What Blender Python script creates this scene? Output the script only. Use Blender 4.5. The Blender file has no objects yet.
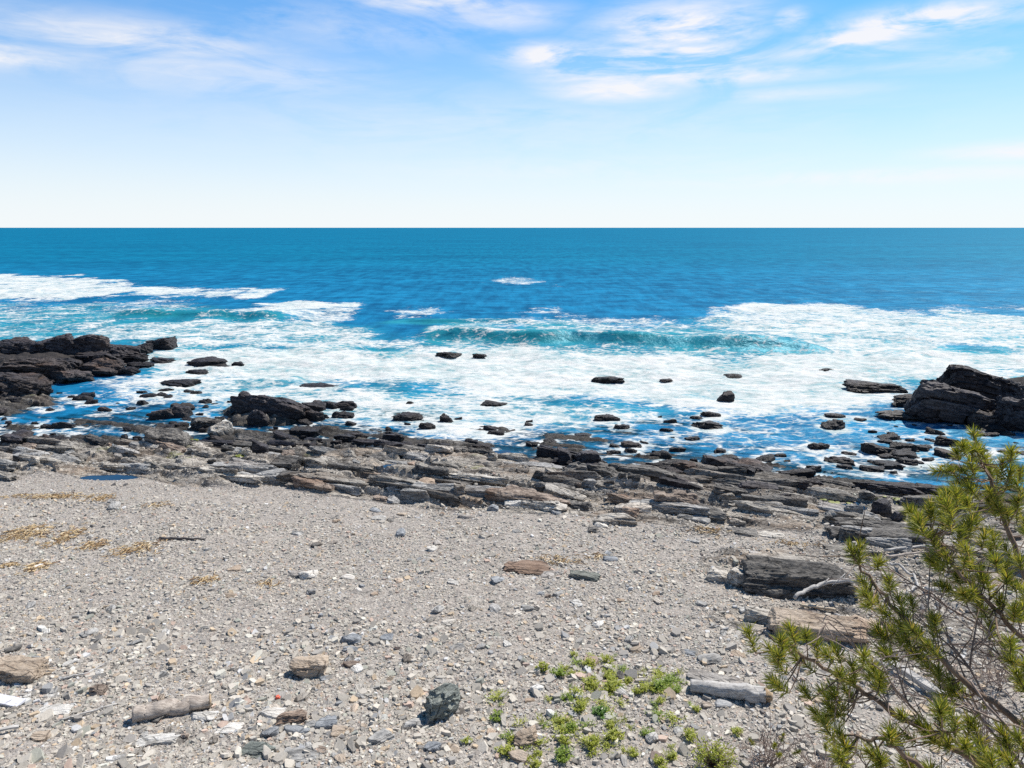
import bpy, math, random
import numpy as np
from mathutils import Vector

S = bpy.context.scene
np.seterr(over='ignore', divide='ignore', invalid='ignore')
COL = S.collection
R = math.radians

# ------------------------------------------------------------------ camera, sky, sun, exposure
FPX, PITCH, CAMZ = 683.0, R(12.9), 10.0
cd = bpy.data.cameras.new('camera')
cam = bpy.data.objects.new('camera', cd); COL.objects.link(cam)
cam.location = (0, 0, CAMZ); cam.rotation_euler = (R(90) - PITCH, 0, 0)
cd.sensor_width = 36; cd.lens = FPX / 1024 * 36
cd.clip_start = 0.1; cd.clip_end = 120000
S.camera = cam

SUN_EL, SUN_AZ = R(52), R(48)          # azimuth measured from +Y towards +X
sl = bpy.data.lights.new('sun', 'SUN'); sl.energy = 5.0; sl.angle = R(0.55); sl.color = (1, .935, .85)
sun = bpy.data.objects.new('sun', sl); COL.objects.link(sun)
sd = Vector((math.sin(SUN_AZ) * math.cos(SUN_EL), math.cos(SUN_AZ) * math.cos(SUN_EL), math.sin(SUN_EL)))
sun.rotation_euler = sd.to_track_quat('Z', 'Y').to_euler()

S.view_settings.view_transform = 'Standard'; S.view_settings.look = 'None'
S.view_settings.exposure = 0.32; S.view_settings.gamma = 1; S.view_settings.use_curve_mapping = False
S.render.engine = 'CYCLES'
S.cycles.max_bounces = 6; S.cycles.transparent_max_bounces = 6
S.cycles.use_denoising = False
S.cycles.sample_clamp_direct = 5; S.cycles.sample_clamp_indirect = 3


class NT:
    """tiny node helper"""
    def __init__(s, tree): s.t = tree; s.n = tree.nodes; s.l = tree.links; s.n.clear()
    def __call__(s, typ, props=None, **ins):
        nd = s.n.new(typ)
        for k, v in (props or {}).items(): setattr(nd, k, v)
        for k, v in ins.items():
            key = int(k[1:]) if k[0] == 'i' and k[1:].isdigit() else k.replace('_', ' ')
            s.put(nd.inputs[key], v)
        return nd
    def put(s, sock, v):
        if isinstance(v, bpy.types.NodeSocket): s.l.new(v, sock)
        elif isinstance(v, bpy.types.Node): s.l.new(v.outputs[0], sock)
        else:
            if sock.type == 'RGBA' and len(v) == 3: v = (*v, 1)
            sock.default_value = v
    def math(s, op, a, b=0.0, c=None, clamp=False):
        nd = s.n.new('ShaderNodeMath'); nd.operation = op; nd.use_clamp = clamp
        s.put(nd.inputs[0], a); s.put(nd.inputs[1], b)
        if c is not None: s.put(nd.inputs[2], c)
        return nd.outputs[0]
    def rng(s, v, a, b, lo=0.0, hi=1.0, smooth=True):
        nd = s.n.new('ShaderNodeMapRange'); nd.interpolation_type = 'SMOOTHSTEP' if smooth else 'LINEAR'
        for i, x in enumerate((v, a, b, lo, hi)): s.put(nd.inputs[i], x)
        return nd.outputs[0]
    def mix(s, f, a, b, mode='MIX'):
        nd = s.n.new('ShaderNodeMix'); nd.data_type = 'RGBA'; nd.blend_type = mode
        s.put(nd.inputs[0], f); s.put(nd.inputs[6], a); s.put(nd.inputs[7], b)
        return nd.outputs[2]
    def noise(s, vec, scale, detail=4.0, rough=0.5, dist=0.0):
        nd = s.n.new('ShaderNodeTexNoise')
        s.put(nd.inputs['Vector'], vec); nd.inputs['Scale'].default_value = scale
        nd.inputs['Detail'].default_value = detail; nd.inputs['Roughness'].default_value = rough
        nd.inputs['Distortion'].default_value = dist
        return nd.outputs[0]
    def mapping(s, vec, scale=(1, 1, 1), rot=(0, 0, 0), loc=(0, 0, 0)):
        nd = s.n.new('ShaderNodeMapping'); s.put(nd.inputs[0], vec)
        nd.inputs['Scale'].default_value = scale; nd.inputs['Rotation'].default_value = rot; nd.inputs['Location'].default_value = loc
        return nd.outputs[0]
    def ramp(s, f, stops):
        nd = s.n.new('ShaderNodeValToRGB'); s.put(nd.inputs[0], f)
        el = nd.color_ramp.elements
        while len(el) < len(stops): el.new(0.5)
        for e, (p, c) in zip(el, stops):
            e.position = p; e.color = (*c, 1) if len(c) == 3 else c
        return nd.outputs[0]
    def bump(s, h, strength=0.5, dist=0.05, normal=None):
        nd = s.n.new('ShaderNodeBump'); s.put(nd.inputs['Height'], h)
        nd.inputs['Strength'].default_value = strength; nd.inputs['Distance'].default_value = dist
        if normal is not None: s.put(nd.inputs['Normal'], normal)
        return nd.outputs[0]


W = bpy.data.worlds.new('World'); S.world = W; W.use_nodes = True
g = NT(W.node_tree)
SKYTINT = (.17, .86, 1.30)
sky = g('ShaderNodeTexSky', dict(sky_type='NISHITA', sun_disc=False, sun_elevation=SUN_EL, sun_rotation=SUN_AZ,
                                 altitude=0, air_density=1.0, dust_density=0.2, ozone_density=3.0))
tc = g('ShaderNodeTexCoord').outputs['Generated']
sep = g('ShaderNodeSeparateXYZ', None, Vector=tc)
dx, dy, dz = sep.outputs
el = g.math('ARCSINE', dz)                                   # radians above the horizon
az = g.math('ARCTAN2', dx, dy)                               # radians right of +Y
skyb = g.mix(1.0, sky.outputs[0], SKYTINT, 'MULTIPLY')
skyb = g.mix(1.0, skyb, g.ramp(g.rng(el, .30, .75), [(0, (1, 1, 1)), (1, (.72, .58, .50))]), 'MULTIPLY')        # deeper overhead
haze = g.math('MULTIPLY', g.math('EXPONENT', g.math('MULTIPLY', g.math('POWER', g.math('DIVIDE', g.math('MAXIMUM', el, 0.0), .185), 1.7), -1.0)), .93)      # sea haze low in the sky
skyc = g.mix(haze, skyb, (7.65, 7.75, 7.85))
# thin cloud: streaks of cirrus placed by azimuth and elevation
cv = g('ShaderNodeCombineXYZ', None, X=g.math('MULTIPLY', az, 1.0), Y=g.math('MULTIPLY', el, 2.6), Z=0.0).outputs[0]
cvr = g.mapping(cv, rot=(0, 0, R(-14)), scale=(1, 1, 1))
n1 = g.noise(g.mapping(cv, scale=(1, 1.5, 1), rot=(0, 0, R(-20))), 5.0, 10, .60, .9)
n2 = g.noise(g.mapping(cv, scale=(1, 2.0, 1), rot=(0, 0, R(12))), 17.0, 7, .62, .5)
field = None
for (a, e, wa, we, k) in [(.06, .222, .07, .016, 1.15), (.22, .248, .10, .030, 1.25), (.20, .212, .12, .030, 1.3), (.12, .205, .09, .022, 1.0), (.14, .182, .09, .018, 1.0), (.27, .190, .15, .012, .85), (.355, .25, .02, .012, .9),
                          (.505, .232, .085, .015, 1.6), (.44, .222, .06, .012, 1.2), (.42, .21, .14, .016, .6), (.55, .19, .12, .012, .5), (.36, .165, .12, .010, .5), (.62, .24, .1, .02, .5),
                          (-.47, .218, .16, .022, .75), (-.62, .185, .10, .016, .8), (-.40, .19, .22, .03, .45), (-.10, .285, .11, .018, .9), (-.02, .27, .10, .02, .6), (-.2, .25, .2, .03, .3),
                          (.64, .085, .10, .010, .9), (.48, .062, .26, .010, .6), (.1, .08, .3, .02, .3), (0, .14, .5, .05, .25),
                          (1.2, .3, .4, .1, .8), (-1.2, .28, .4, .1, .8), (2.4, .4, .5, .15, .8), (-2.5, .35, .5, .12, .8)]:
    u = g.math('DIVIDE', g.math('SUBTRACT', az, a), wa); v = g.math('DIVIDE', g.math('SUBTRACT', el, e), we)
    d2 = g.math('ADD', g.math('MULTIPLY', u, u), g.math('MULTIPLY', v, v))
    b = g.math('MULTIPLY', g.math('EXPONENT', g.math('MULTIPLY', d2, -1.0)), k)
    field = b if field is None else g.math('MAXIMUM', field, b)
dens = g.math('MULTIPLY', field, g.math('ADD', g.rng(n1, .30, .58), g.math('MULTIPLY', g.math('SUBTRACT', n2, .5), 1.5)), clamp=True)
dens = g.math('MULTIPLY', g.rng(dens, .02, .95, 0, 1, smooth=False), .92)
cloudc = g('ShaderNodeRGB'); cloudc.outputs[0].default_value = (7.7, 7.6, 7.7, 1)
skyf = g.mix(dens, skyc, cloudc.outputs[0])
bg = g('ShaderNodeBackground', None, Color=skyf, Strength=0.10)
g.l.new(bg.outputs[0], g('ShaderNodeOutputWorld').inputs[0])

# ------------------------------------------------------------------ helpers
def hash3(ix, iy, iz, seed):
    if True:
        h = (ix.astype(np.uint32) * np.uint32(374761393) + iy.astype(np.uint32) * np.uint32(668265263)
             + iz.astype(np.uint32) * np.uint32(2246822519) + np.uint32(seed * 3266489917 & 0xffffffff))
        h ^= h >> np.uint32(15); h *= np.uint32(2246822519); h ^= h >> np.uint32(13); h *= np.uint32(3266489917); h ^= h >> np.uint32(16)
    return h

def vnoise(x, y, z, seed=0):
    """value noise in 0..1"""
    x, y, z = np.broadcast_arrays(np.asarray(x, float), np.asarray(y, float), np.asarray(z, float))
    ix, iy, iz = np.floor(x).astype(np.int64), np.floor(y).astype(np.int64), np.floor(z).astype(np.int64)
    fx, fy, fz = x - ix, y - iy, z - iz
    fx, fy, fz = [f * f * f * (f * (f * 6 - 15) + 10) for f in (fx, fy, fz)]
    out = 0
    for a in (0, 1):
        for b in (0, 1):
            for c in (0, 1):
                w = (fx if a else 1 - fx) * (fy if b else 1 - fy) * (fz if c else 1 - fz)
                out = out + w * (hash3(ix + a, iy + b, iz + c, seed) / 4294967295.0)
    return out

def fbm(x, y, z=0.0, octs=4, seed=0, gain=.5):
    o, a, t = 0, 1.0, 0
    for i in range(octs):
        o = o + a * vnoise(np.asarray(x) * 2 ** i, np.asarray(y) * 2 ** i, np.asarray(z) * 2 ** i, seed + i * 17); t += a; a *= gain
    return o / t

def sstep(a, b, v):
    t = np.clip((v - a) / (b - a), 0, 1); return t * t * (3 - 2 * t)

def mesh_obj(name, verts, faces, mat=None, parent=None, smooth=False):
    """faces: list of int arrays (n,k)"""
    me = bpy.data.meshes.new(name)
    verts = np.ascontiguousarray(verts, dtype=np.float32)
    me.vertices.add(len(verts)); me.vertices.foreach_set('co', verts.ravel())
    faces = [np.asarray(f, dtype=np.int32) for f in faces if len(f)]
    loops = np.concatenate([f.ravel() for f in faces])
    sizes = np.concatenate([np.full(len(f), f.shape[1], np.int32) for f in faces])
    starts = np.concatenate([[0], np.cumsum(sizes)[:-1]]).astype(np.int32)
    me.loops.add(len(loops)); me.loops.foreach_set('vertex_index', loops)
    me.polygons.add(len(sizes)); me.polygons.foreach_set('loop_start', starts); me.polygons.foreach_set('loop_total', sizes)
    me.update(calc_edges=True)
    me.polygons.foreach_set('use_smooth', np.full(len(sizes), smooth))
    if mat: me.materials.append(mat)
    o = bpy.data.objects.new(name, me); COL.objects.link(o)
    if parent: o.parent = parent
    return o

def attr(o, name, vals):
    a = o.data.attributes.new(name, 'FLOAT', 'POINT'); a.data.foreach_set('value', np.asarray(vals, np.float32))

def cattr(o, name, rgb):
    a = o.data.attributes.new(name, 'FLOAT_COLOR', 'POINT')
    rgba = np.ones((len(rgb), 4), np.float32); rgba[:, :3] = rgb
    a.data.foreach_set('color', rgba.ravel())

def tag(o, label=None, cat=None, group=None, kind=None):
    if label: o['label'] = label
    if cat: o['category'] = cat
    if group: o['group'] = group
    if kind: o['kind'] = kind
    return o

def empty(name, loc):
    o = bpy.data.objects.new(name, None); COL.objects.link(o); o.location = loc; o.empty_display_size = .2; return o

def material(name):
    m = bpy.data.materials.new(name); m.use_nodes = True; return m, NT(m.node_tree)

def out(g, sh): g.l.new(sh if isinstance(sh, bpy.types.NodeSocket) else sh.outputs[0], g('ShaderNodeOutputMaterial').inputs[0])

# a viewing ray of the survey used to measure places: pixel -> direction with unit forward component
def ray(px, py):
    a = (px - 512) / FPX; b = (384 - py) / FPX
    return np.array([a, math.cos(PITCH) + b * math.sin(PITCH), -math.sin(PITCH) + b * math.cos(PITCH)])
def at_depth(px, py, d): return np.array([0, 0, CAMZ]) + ray(px, py) * d
def at_z(px, py, z=0.0):
    r = ray(px, py); t = (z - CAMZ) / r[2]; return np.array([0, 0, CAMZ]) + r * t

# ------------------------------------------------------------------ the lie of the land
STRIKE = R(-20)                               # direction in which the rock layers run
SC, SS = math.cos(STRIKE), math.sin(STRIKE)
SHX = [-80, -40, -24, -15, -8, 0, 8, 14, 20, 40, 80]
SHY = [34, 33, 31.5, 31.2, 30.6, 29.3, 27.3, 25.0, 24.5, 25, 26]
PROF_S = [-250, -60, -30, -25, -21.5, -15, -9, -5, -2.5, 0, 3, 8, 15, 30, 60, 150]
PROF_Z = [40, 13, 5.0, 3.3, 2.3, 1.75, 1.15, .82, .46, .02, -.22, -.4, -.8, -2.5, -6, -12]

def shore(x): return np.interp(x, SHX, SHY)
def base_h(x, y):
    return np.interp(y - shore(x) + .9 * (fbm(x * .22, y * .22, 3.3, 2, 5) - .5), PROF_S, PROF_Z)

def poly_sd(px, x, y, ys=1.0):
    """signed distance (inside positive) to a polygon of world points, y scaled by ys"""
    P = np.asarray(px, float); X = P[:, 0]; Y = P[:, 1] * ys; y = y * ys
    d2 = np.full(x.shape, 1e18); inside = np.zeros(x.shape, bool)
    n = len(P)
    for i in range(n):
        x0, y0, x1, y1 = X[i], Y[i], X[(i + 1) % n], Y[(i + 1) % n]
        ex, ey = x1 - x0, y1 - y0
        t = np.clip(((x - x0) * ex + (y - y0) * ey) / (ex * ex + ey * ey + 1e-12), 0, 1)
        d2 = np.minimum(d2, (x - x0 - t * ex) ** 2 + (y - y0 - t * ey) ** 2)
        c = (y0 > y) != (y1 > y)
        inside ^= c & (x < ex * (y - y0) / (ey if ey else 1e-12) + x0)
    return np.where(inside, 1, -1) * np.sqrt(d2)

def wpoly(pts, z=0.0): return np.array([at_z(a, b, z)[:2] for a, b in pts])

HEAD_L = wpoly([(-160, 330), (-40, 342), (40, 349), (95, 352), (125, 357), (140, 362), (110, 370), (70, 378), (42, 388), (25, 396), (-20, 408), (-160, 425)])
HEAD_R = wpoly([(938, 404), (950, 392), (1000, 384), (1060, 380), (1200, 380), (1240, 420), (1100, 432), (1010, 428), (950, 420)])
REEF_L = wpoly([(-90, 398), (20, 396), (48, 398), (46, 406), (20, 412), (-20, 424), (-90, 436)])
REEF_C = wpoly([(230, 412), (300, 410), (318, 418), (270, 426), (235, 424)])
REEF_M = wpoly([(548, 434), (590, 433), (608, 443), (575, 449), (545, 445)])
POOLS = [(108, 477, 1.05, 32, 3.2), (388, 467, .8, 12, 4), (846, 507, .55, 22, 4), (498, 455, .35, 12, 4)]     # px, py, level, half size in px
POOLW = []
for (a, b, z, ha, hb) in POOLS:
    c = at_z(a, b, z); e = at_z(a + ha, b, z); f = at_z(a, b + hb, z)
    POOLW.append((c[0], c[1], z, abs(e[0] - c[0]), abs(f[1] - c[1])))

def ledge_mask(x, y):
    s = y - shore(x)
    edge = np.interp(x, [-30, -14, -6, 0, 6, 10, 14, 30], [-7.8, -7.4, -8.3, -8.9, -8.6, -8.2, -8.6, -9])
    m = sstep(-.6, .6, s - edge + 2.0 * (fbm(x * .35 + 9, y * .6, 1.7, 3, 21) - .5))
    # bedrock that breaks through the shingle on the right
    for (cx, cy, rx, ry) in [(7.2, 16.3, 2.6, 1.5), (6.2, 13.3, 2.0, .8), (9.8, 13.2, 3.2, 2.6), (11.5, 17, 3.5, 2.2)]:
        d = np.hypot((x - cx) / rx, (y - cy) / ry)
        m = np.maximum(m, .8 * sstep(1.25, .6, d + .5 * (fbm(x * 1.1, y * 1.1, .3, 3, 4) - .5)))
    return m

def terrace(v, k=.22):
    f = np.floor(v); t = v - f; return f + sstep(.5 - k, .5 + k, t)

def height(x, y, fine=True):
    x = np.asarray(x, float); y = np.asarray(y, float)
    h = base_h(x, y)
    for P, z, soft in ((HEAD_L, 1.15, 4.5), (HEAD_R, 1.0, 2.5), (REEF_L, .25, 2.0), (REEF_C, .25, 1.2), (REEF_M, .02, 1.0)):
        sd_ = poly_sd(P, x, y)
        h = np.maximum(h, np.where(sd_ > -4, z * sstep(-1.0, soft, sd_) + np.minimum(sd_, 0) * .5, -9))
    u = x * SC + y * SS; q = -x * SS + y * SC
    L = ledge_mask(x, y)
    if fine:
        wq = q + .5 * (fbm(u * .25, q * .3, 2.0, 2, 31) - .5)
        a = terrace(fbm(u * .16, wq * 1.0, .7, 2, 41) * 6, .26) / 6
        b = fbm(u * .5, wq * 3.2, 1.9, 3, 43)
        saw = (wq * 1.45 + .9 * fbm(u * .2, q * .2, 5, 2, 47)) % 1.0
        c = fbm(u * 1.2, q * 1.9, 8.1, 3, 53)
        rel = .95 * (a - .5) + .26 * (b - .5) + .16 * (saw - .5) + .30 * (c - .5)
        lv = wq / .7 + .5 * (b - .5); li = np.floor(lv); lf = lv - li; li = li.astype(np.int64); zr = li * 0
        def joint(l):
            uj = u / 2.1 + hash3(l, zr, zr, 3) / 4294967295.0 * 3 + .8 * (b - .5); ji = np.floor(uj); jf = uj - ji; ji = ji.astype(np.int64)
            h0 = hash3(l, ji, zr, 8) / 4294967295.0; h1 = hash3(l, ji + 1, zr, 8) / 4294967295.0
            return h0 + (h1 - h0) * sstep(.86, 1, jf)
        j0 = joint(li); hc = j0 + (joint(li + 1) - j0) * sstep(.62, 1, lf)
        rel = rel * .62 + .30 * (hc - .45) + .14 * (np.minimum(lf, .8) - .5)
        amp = np.interp(y - shore(x), [-12, -6, -2, 6, 15, 25], [.8, 1.0, 1.05, .95, .6, .2])
        h = h + L * rel * amp
        gr = (1 - L)
        h = h + gr * (.16 * (fbm(x * .35, y * .35, 0, 3, 61) - .5) + .05 * (fbm(x * 1.6, y * 1.6, 0, 3, 67) - .5) + .03 * (fbm(x * 6, y * 6, 0, 2, 71) - .5))
        for (cx, cy, z, rx, ry) in POOLW:
            d = np.hypot((x - cx) / rx, (y - cy) / ry)
            w = sstep(1.55, 1.0, d)
            h = h * (1 - w) + (z - .10 + .1 * sstep(.7, 1.1, d + .3 * (b - .5))) * w
    return h

def ground(px, py, zmin=None):
    """point of the land (or of the sea surface, when the land is under it) that a ray of the survey meets"""
    z = 0.5
    for _ in range(30):
        p = at_z(px, py, z)
        zn = float(gsmooth(p[0], p[1]))
        if zmin is not None: zn = max(zn, zmin)
        z = .5 * z + .5 * zn
    return at_z(px, py, z)

# ------------------------------------------------------------------ materials
def rock_nodes(g, vec, pos, seed=0.0, dark=(.038, .034, .031), mid=(.25, .228, .20), light=(.52, .485, .43), tan=(.33, .235, .16), tanf=.35, streak=(1.0, 5.0, 7.0)):
    sv = g.mapping(vec, scale=streak, loc=(seed, seed * 1.7, 0))
    n1 = g.noise(sv, 1.1, 9, .65, .25)
    n2 = g.noise(vec, 5.5, 8, .66)
    n4 = g.noise(g.mapping(vec, scale=(1, 3, 3.5)), 9.0, 6, .7)
    n3 = g.noise(g.mapping(pos, scale=(.35, .8, .8), loc=(3 + seed, 8, 1)), 1.0, 3, .5)
    v = g.math('ADD', g.math('MULTIPLY', n1, .50), g.math('ADD', g.math('MULTIPLY', n2, .25), g.math('MULTIPLY', n4, .25)))
    c = g.ramp(v, [(.38, dark), (.46, mid), (.54, light), (.64, tuple(min(1, q * 1.25) for q in light))])
    c = g.mix(g.math('MULTIPLY', g.rng(n3, .5, .68), tanf), c, g.mix(v, tuple(q * .45 for q in tan), tuple(min(1, q * 1.5) for q in tan)))
    crack = g('ShaderNodeTexVoronoi', dict(feature='DISTANCE_TO_EDGE'), Vector=g.mapping(vec, scale=(1.1, 3.2, 3.2)), Scale=1.3)
    ck = g.rng(crack.outputs[0], .0, .035, 0, 1)
    c = g.mix(g.math('MULTIPLY', g.math('SUBTRACT', 1.0, ck), .75), c, tuple(q * .45 for q in dark))
    hgt = g.math('ADD', g.math('ADD', g.math('MULTIPLY', n1, 1.6), g.math('MULTIPLY', n4, 1.0)), g.math('MULTIPLY', ck, .2))
    return c, hgt, n2

def wet_mix(g, c, pos, lo, hi, n, wetc=(.018, .017, .019), amt=.9):
    z = g('ShaderNodeSeparateXYZ', None, Vector=pos).outputs[2]
    zz = g.math('ADD', z, g.math('MULTIPLY', g.math('SUBTRACT', n, .5), .4))
    w = g.rng(zz, lo, hi, 1, 0)
    return g.mix(g.math('MULTIPLY', w, amt), c, g.mix(.06, wetc, c)), w

def make_rock(name, lo=.10, hi=.5, rough=.82, bump=.7, bd=.06, val=.35, amt=.9, **kw):
    m, g = material(name)
    tc = g('ShaderNodeTexCoord').outputs['Object']; pos = g('ShaderNodeNewGeometry').outputs['Position']
    oi = g('ShaderNodeObjectInfo').outputs['Random']
    off = g('ShaderNodeVectorMath', dict(operation='ADD'), i0=tc, i1=g('ShaderNodeCombineXYZ', None, X=g.math('MULTIPLY', oi, 37.0), Y=g.math('MULTIPLY', oi, 71.0), Z=0.0).outputs[0]).outputs[0]
    c, h, n2 = rock_nodes(g, off, pos, **kw)
    c = g.mix(1.0, c, g.mix(oi, (1 - val,) * 3, (1 + val,) * 3), 'MULTIPLY')
    c, w = wet_mix(g, c, pos, lo, hi, n2, amt=amt)
    r = g.math('SUBTRACT', rough, g.math('MULTIPLY', w, .08))
    b = g('ShaderNodeBsdfPrincipled', None, Base_Color=c, Roughness=r, Specular_IOR_Level=.3, Normal=g.bump(h, bump, bd))
    out(g, b); return m

M = {}
M['ledge'] = make_rock('grey_layered_rock')
M['black'] = make_rock('black_wet_rock', lo=.1, hi=.9, rough=.62, dark=(.011, .010, .012), mid=(.023, .020, .025), light=(.076, .069, .075), tan=(.10, .07, .055), tanf=.5, amt=.88)
M['slate'] = make_rock('dark_slate_rock', rough=.75, dark=(.022, .021, .021), mid=(.080, .076, .072), light=(.23, .215, .195), tanf=.2)
M['brown'] = make_rock('brown_black_rock', lo=0, hi=.5, rough=.65, dark=(.014, .011, .010), mid=(.033, .027, .027), light=(.098, .083, .08), tan=(.16, .10, .07), tanf=.6)
M['tan'] = make_rock('tan_rock', lo=-.5, hi=0, dark=(.22, .16, .12), mid=(.36, .29, .22), light=(.47, .39, .31), streak=(1, 1.6, 2), tanf=.3, tan=(.42, .25, .15), val=.12)
M['rust'] = make_rock('rust_streaked_rock', lo=-.5, hi=0, dark=(.07, .05, .045), mid=(.20, .155, .125), light=(.40, .325, .265), tan=(.28, .17, .11), tanf=.6, val=.15)
M['white'] = make_rock('pale_rock', lo=-.5, hi=0, dark=(.34, .32, .29), mid=(.56, .54, .50), light=(.72, .70, .66), tanf=.25, tan=(.6, .48, .36), val=.1)
M['pale'] = make_rock('pale_grey_slate', lo=-.5, hi=0, dark=(.11, .11, .11), mid=(.27, .265, .255), light=(.45, .44, .42), tanf=.3, val=.2)
M['green'] = make_rock('grey_green_rock', lo=-.5, hi=0, dark=(.07, .08, .075), mid=(.17, .19, .175), light=(.30, .32, .29), tanf=.3, tan=(.2, .17, .12), val=.1)
M['blue'] = make_rock('blue_grey_rock', lo=-.5, hi=0, dark=(.10, .11, .125), mid=(.21, .225, .245), light=(.35, .365, .38), tanf=.1, val=.1)

# shingle beach, bedrock and wet shore: one sheet
m, g = material('shingle_and_bedrock')
pos = g('ShaderNodeNewGeometry').outputs['Position']
led = g('ShaderNodeAttribute', dict(attribute_name='ledge')).outputs['Fac']
rot = g.mapping(pos, rot=(0, 0, -STRIKE))
rc, rh, rn = rock_nodes(g, rot, pos, tanf=.5, streak=(.8, 5, 5), dark=(.03, .027, .024), mid=(.19, .172, .152), light=(.48, .44, .385))
v1 = g('ShaderNodeTexVoronoi', None, Vector=g.mapping(pos, scale=(1, 1.25, 1)), Scale=11.0)
v2 = g('ShaderNodeTexVoronoi', None, Vector=pos, Scale=27.0)
v3 = g('ShaderNodeTexVoronoi', None, Vector=pos, Scale=60.0)
s1 = g('ShaderNodeSeparateColor', None, Color=v1.outputs['Color']); s2 = g('ShaderNodeSeparateColor', None, Color=v2.outputs['Color'])
stone = [(0, (.12, .115, .11)), (.22, (.24, .225, .21)), (.5, (.36, .34, .31)), (.78, (.45, .415, .37)), (1, (.62, .59, .54))]
c1 = g.ramp(s1.outputs[0], stone); c2 = g.ramp(s2.outputs[0], stone)
big = g.noise(pos, .5, 5, .6)
gc = g.mix(g.rng(big, .4, .6), c1, c2)
gc = g.mix(g.math('MULTIPLY', g.rng(s2.outputs[1], .85, .95), .5), gc, (.38, .28, .20))
soil = g.mix(g.noise(pos, 9, 6, .7), (.24, .208, .185), (.45, .40, .355))
gc = g.mix(.45, gc, soil)
gh = g.math('ADD', g.math('MULTIPLY', v1.outputs['Distance'], -.6), g.math('ADD', g.math('MULTIPLY', v2.outputs['Distance'], -.35), g.math('MULTIPLY', v3.outputs['Distance'], -.2)))
lm = g.rng(g.math('ADD', led, g.math('MULTIPLY', g.math('SUBTRACT', rn, .5), .5)), .35, .6)
c = g.mix(lm, gc, rc)
c, w = wet_mix(g, c, pos, .12, .62, rn, wetc=(.011, .010, .010))
spl = g('ShaderNodeAttribute', dict(attribute_name='splash')).outputs['Fac']
c = g.mix(spl, c, g.mix(rn, (.012, .011, .012), (.07, .062, .06)))
algae = g.noise(g.mapping(pos, loc=(4, 0, 0)), .8, 4, .6)
zc = g('ShaderNodeSeparateXYZ', None, Vector=pos).outputs[2]
am = g.math('MULTIPLY', g.rng(algae, .60, .70), g.math('MULTIPLY', g.rng(zc, .25, .45), g.rng(zc, 1.0, .75)))
c = g.mix(g.math('MULTIPLY', am, .6), c, (.17, .19, .03))
hh = g.math('ADD', g.math('MULTIPLY', gh, g.math('SUBTRACT', 1.0, lm)), g.math('MULTIPLY', rh, lm))
b = g('ShaderNodeBsdfPrincipled', None, Base_Color=c, Roughness=g.math('SUBTRACT', .92, g.math('MULTIPLY', w, .25)), Specular_IOR_Level=.3, Normal=g.bump(hh, .9, .06))
out(g, b); M['land'] = m

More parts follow.
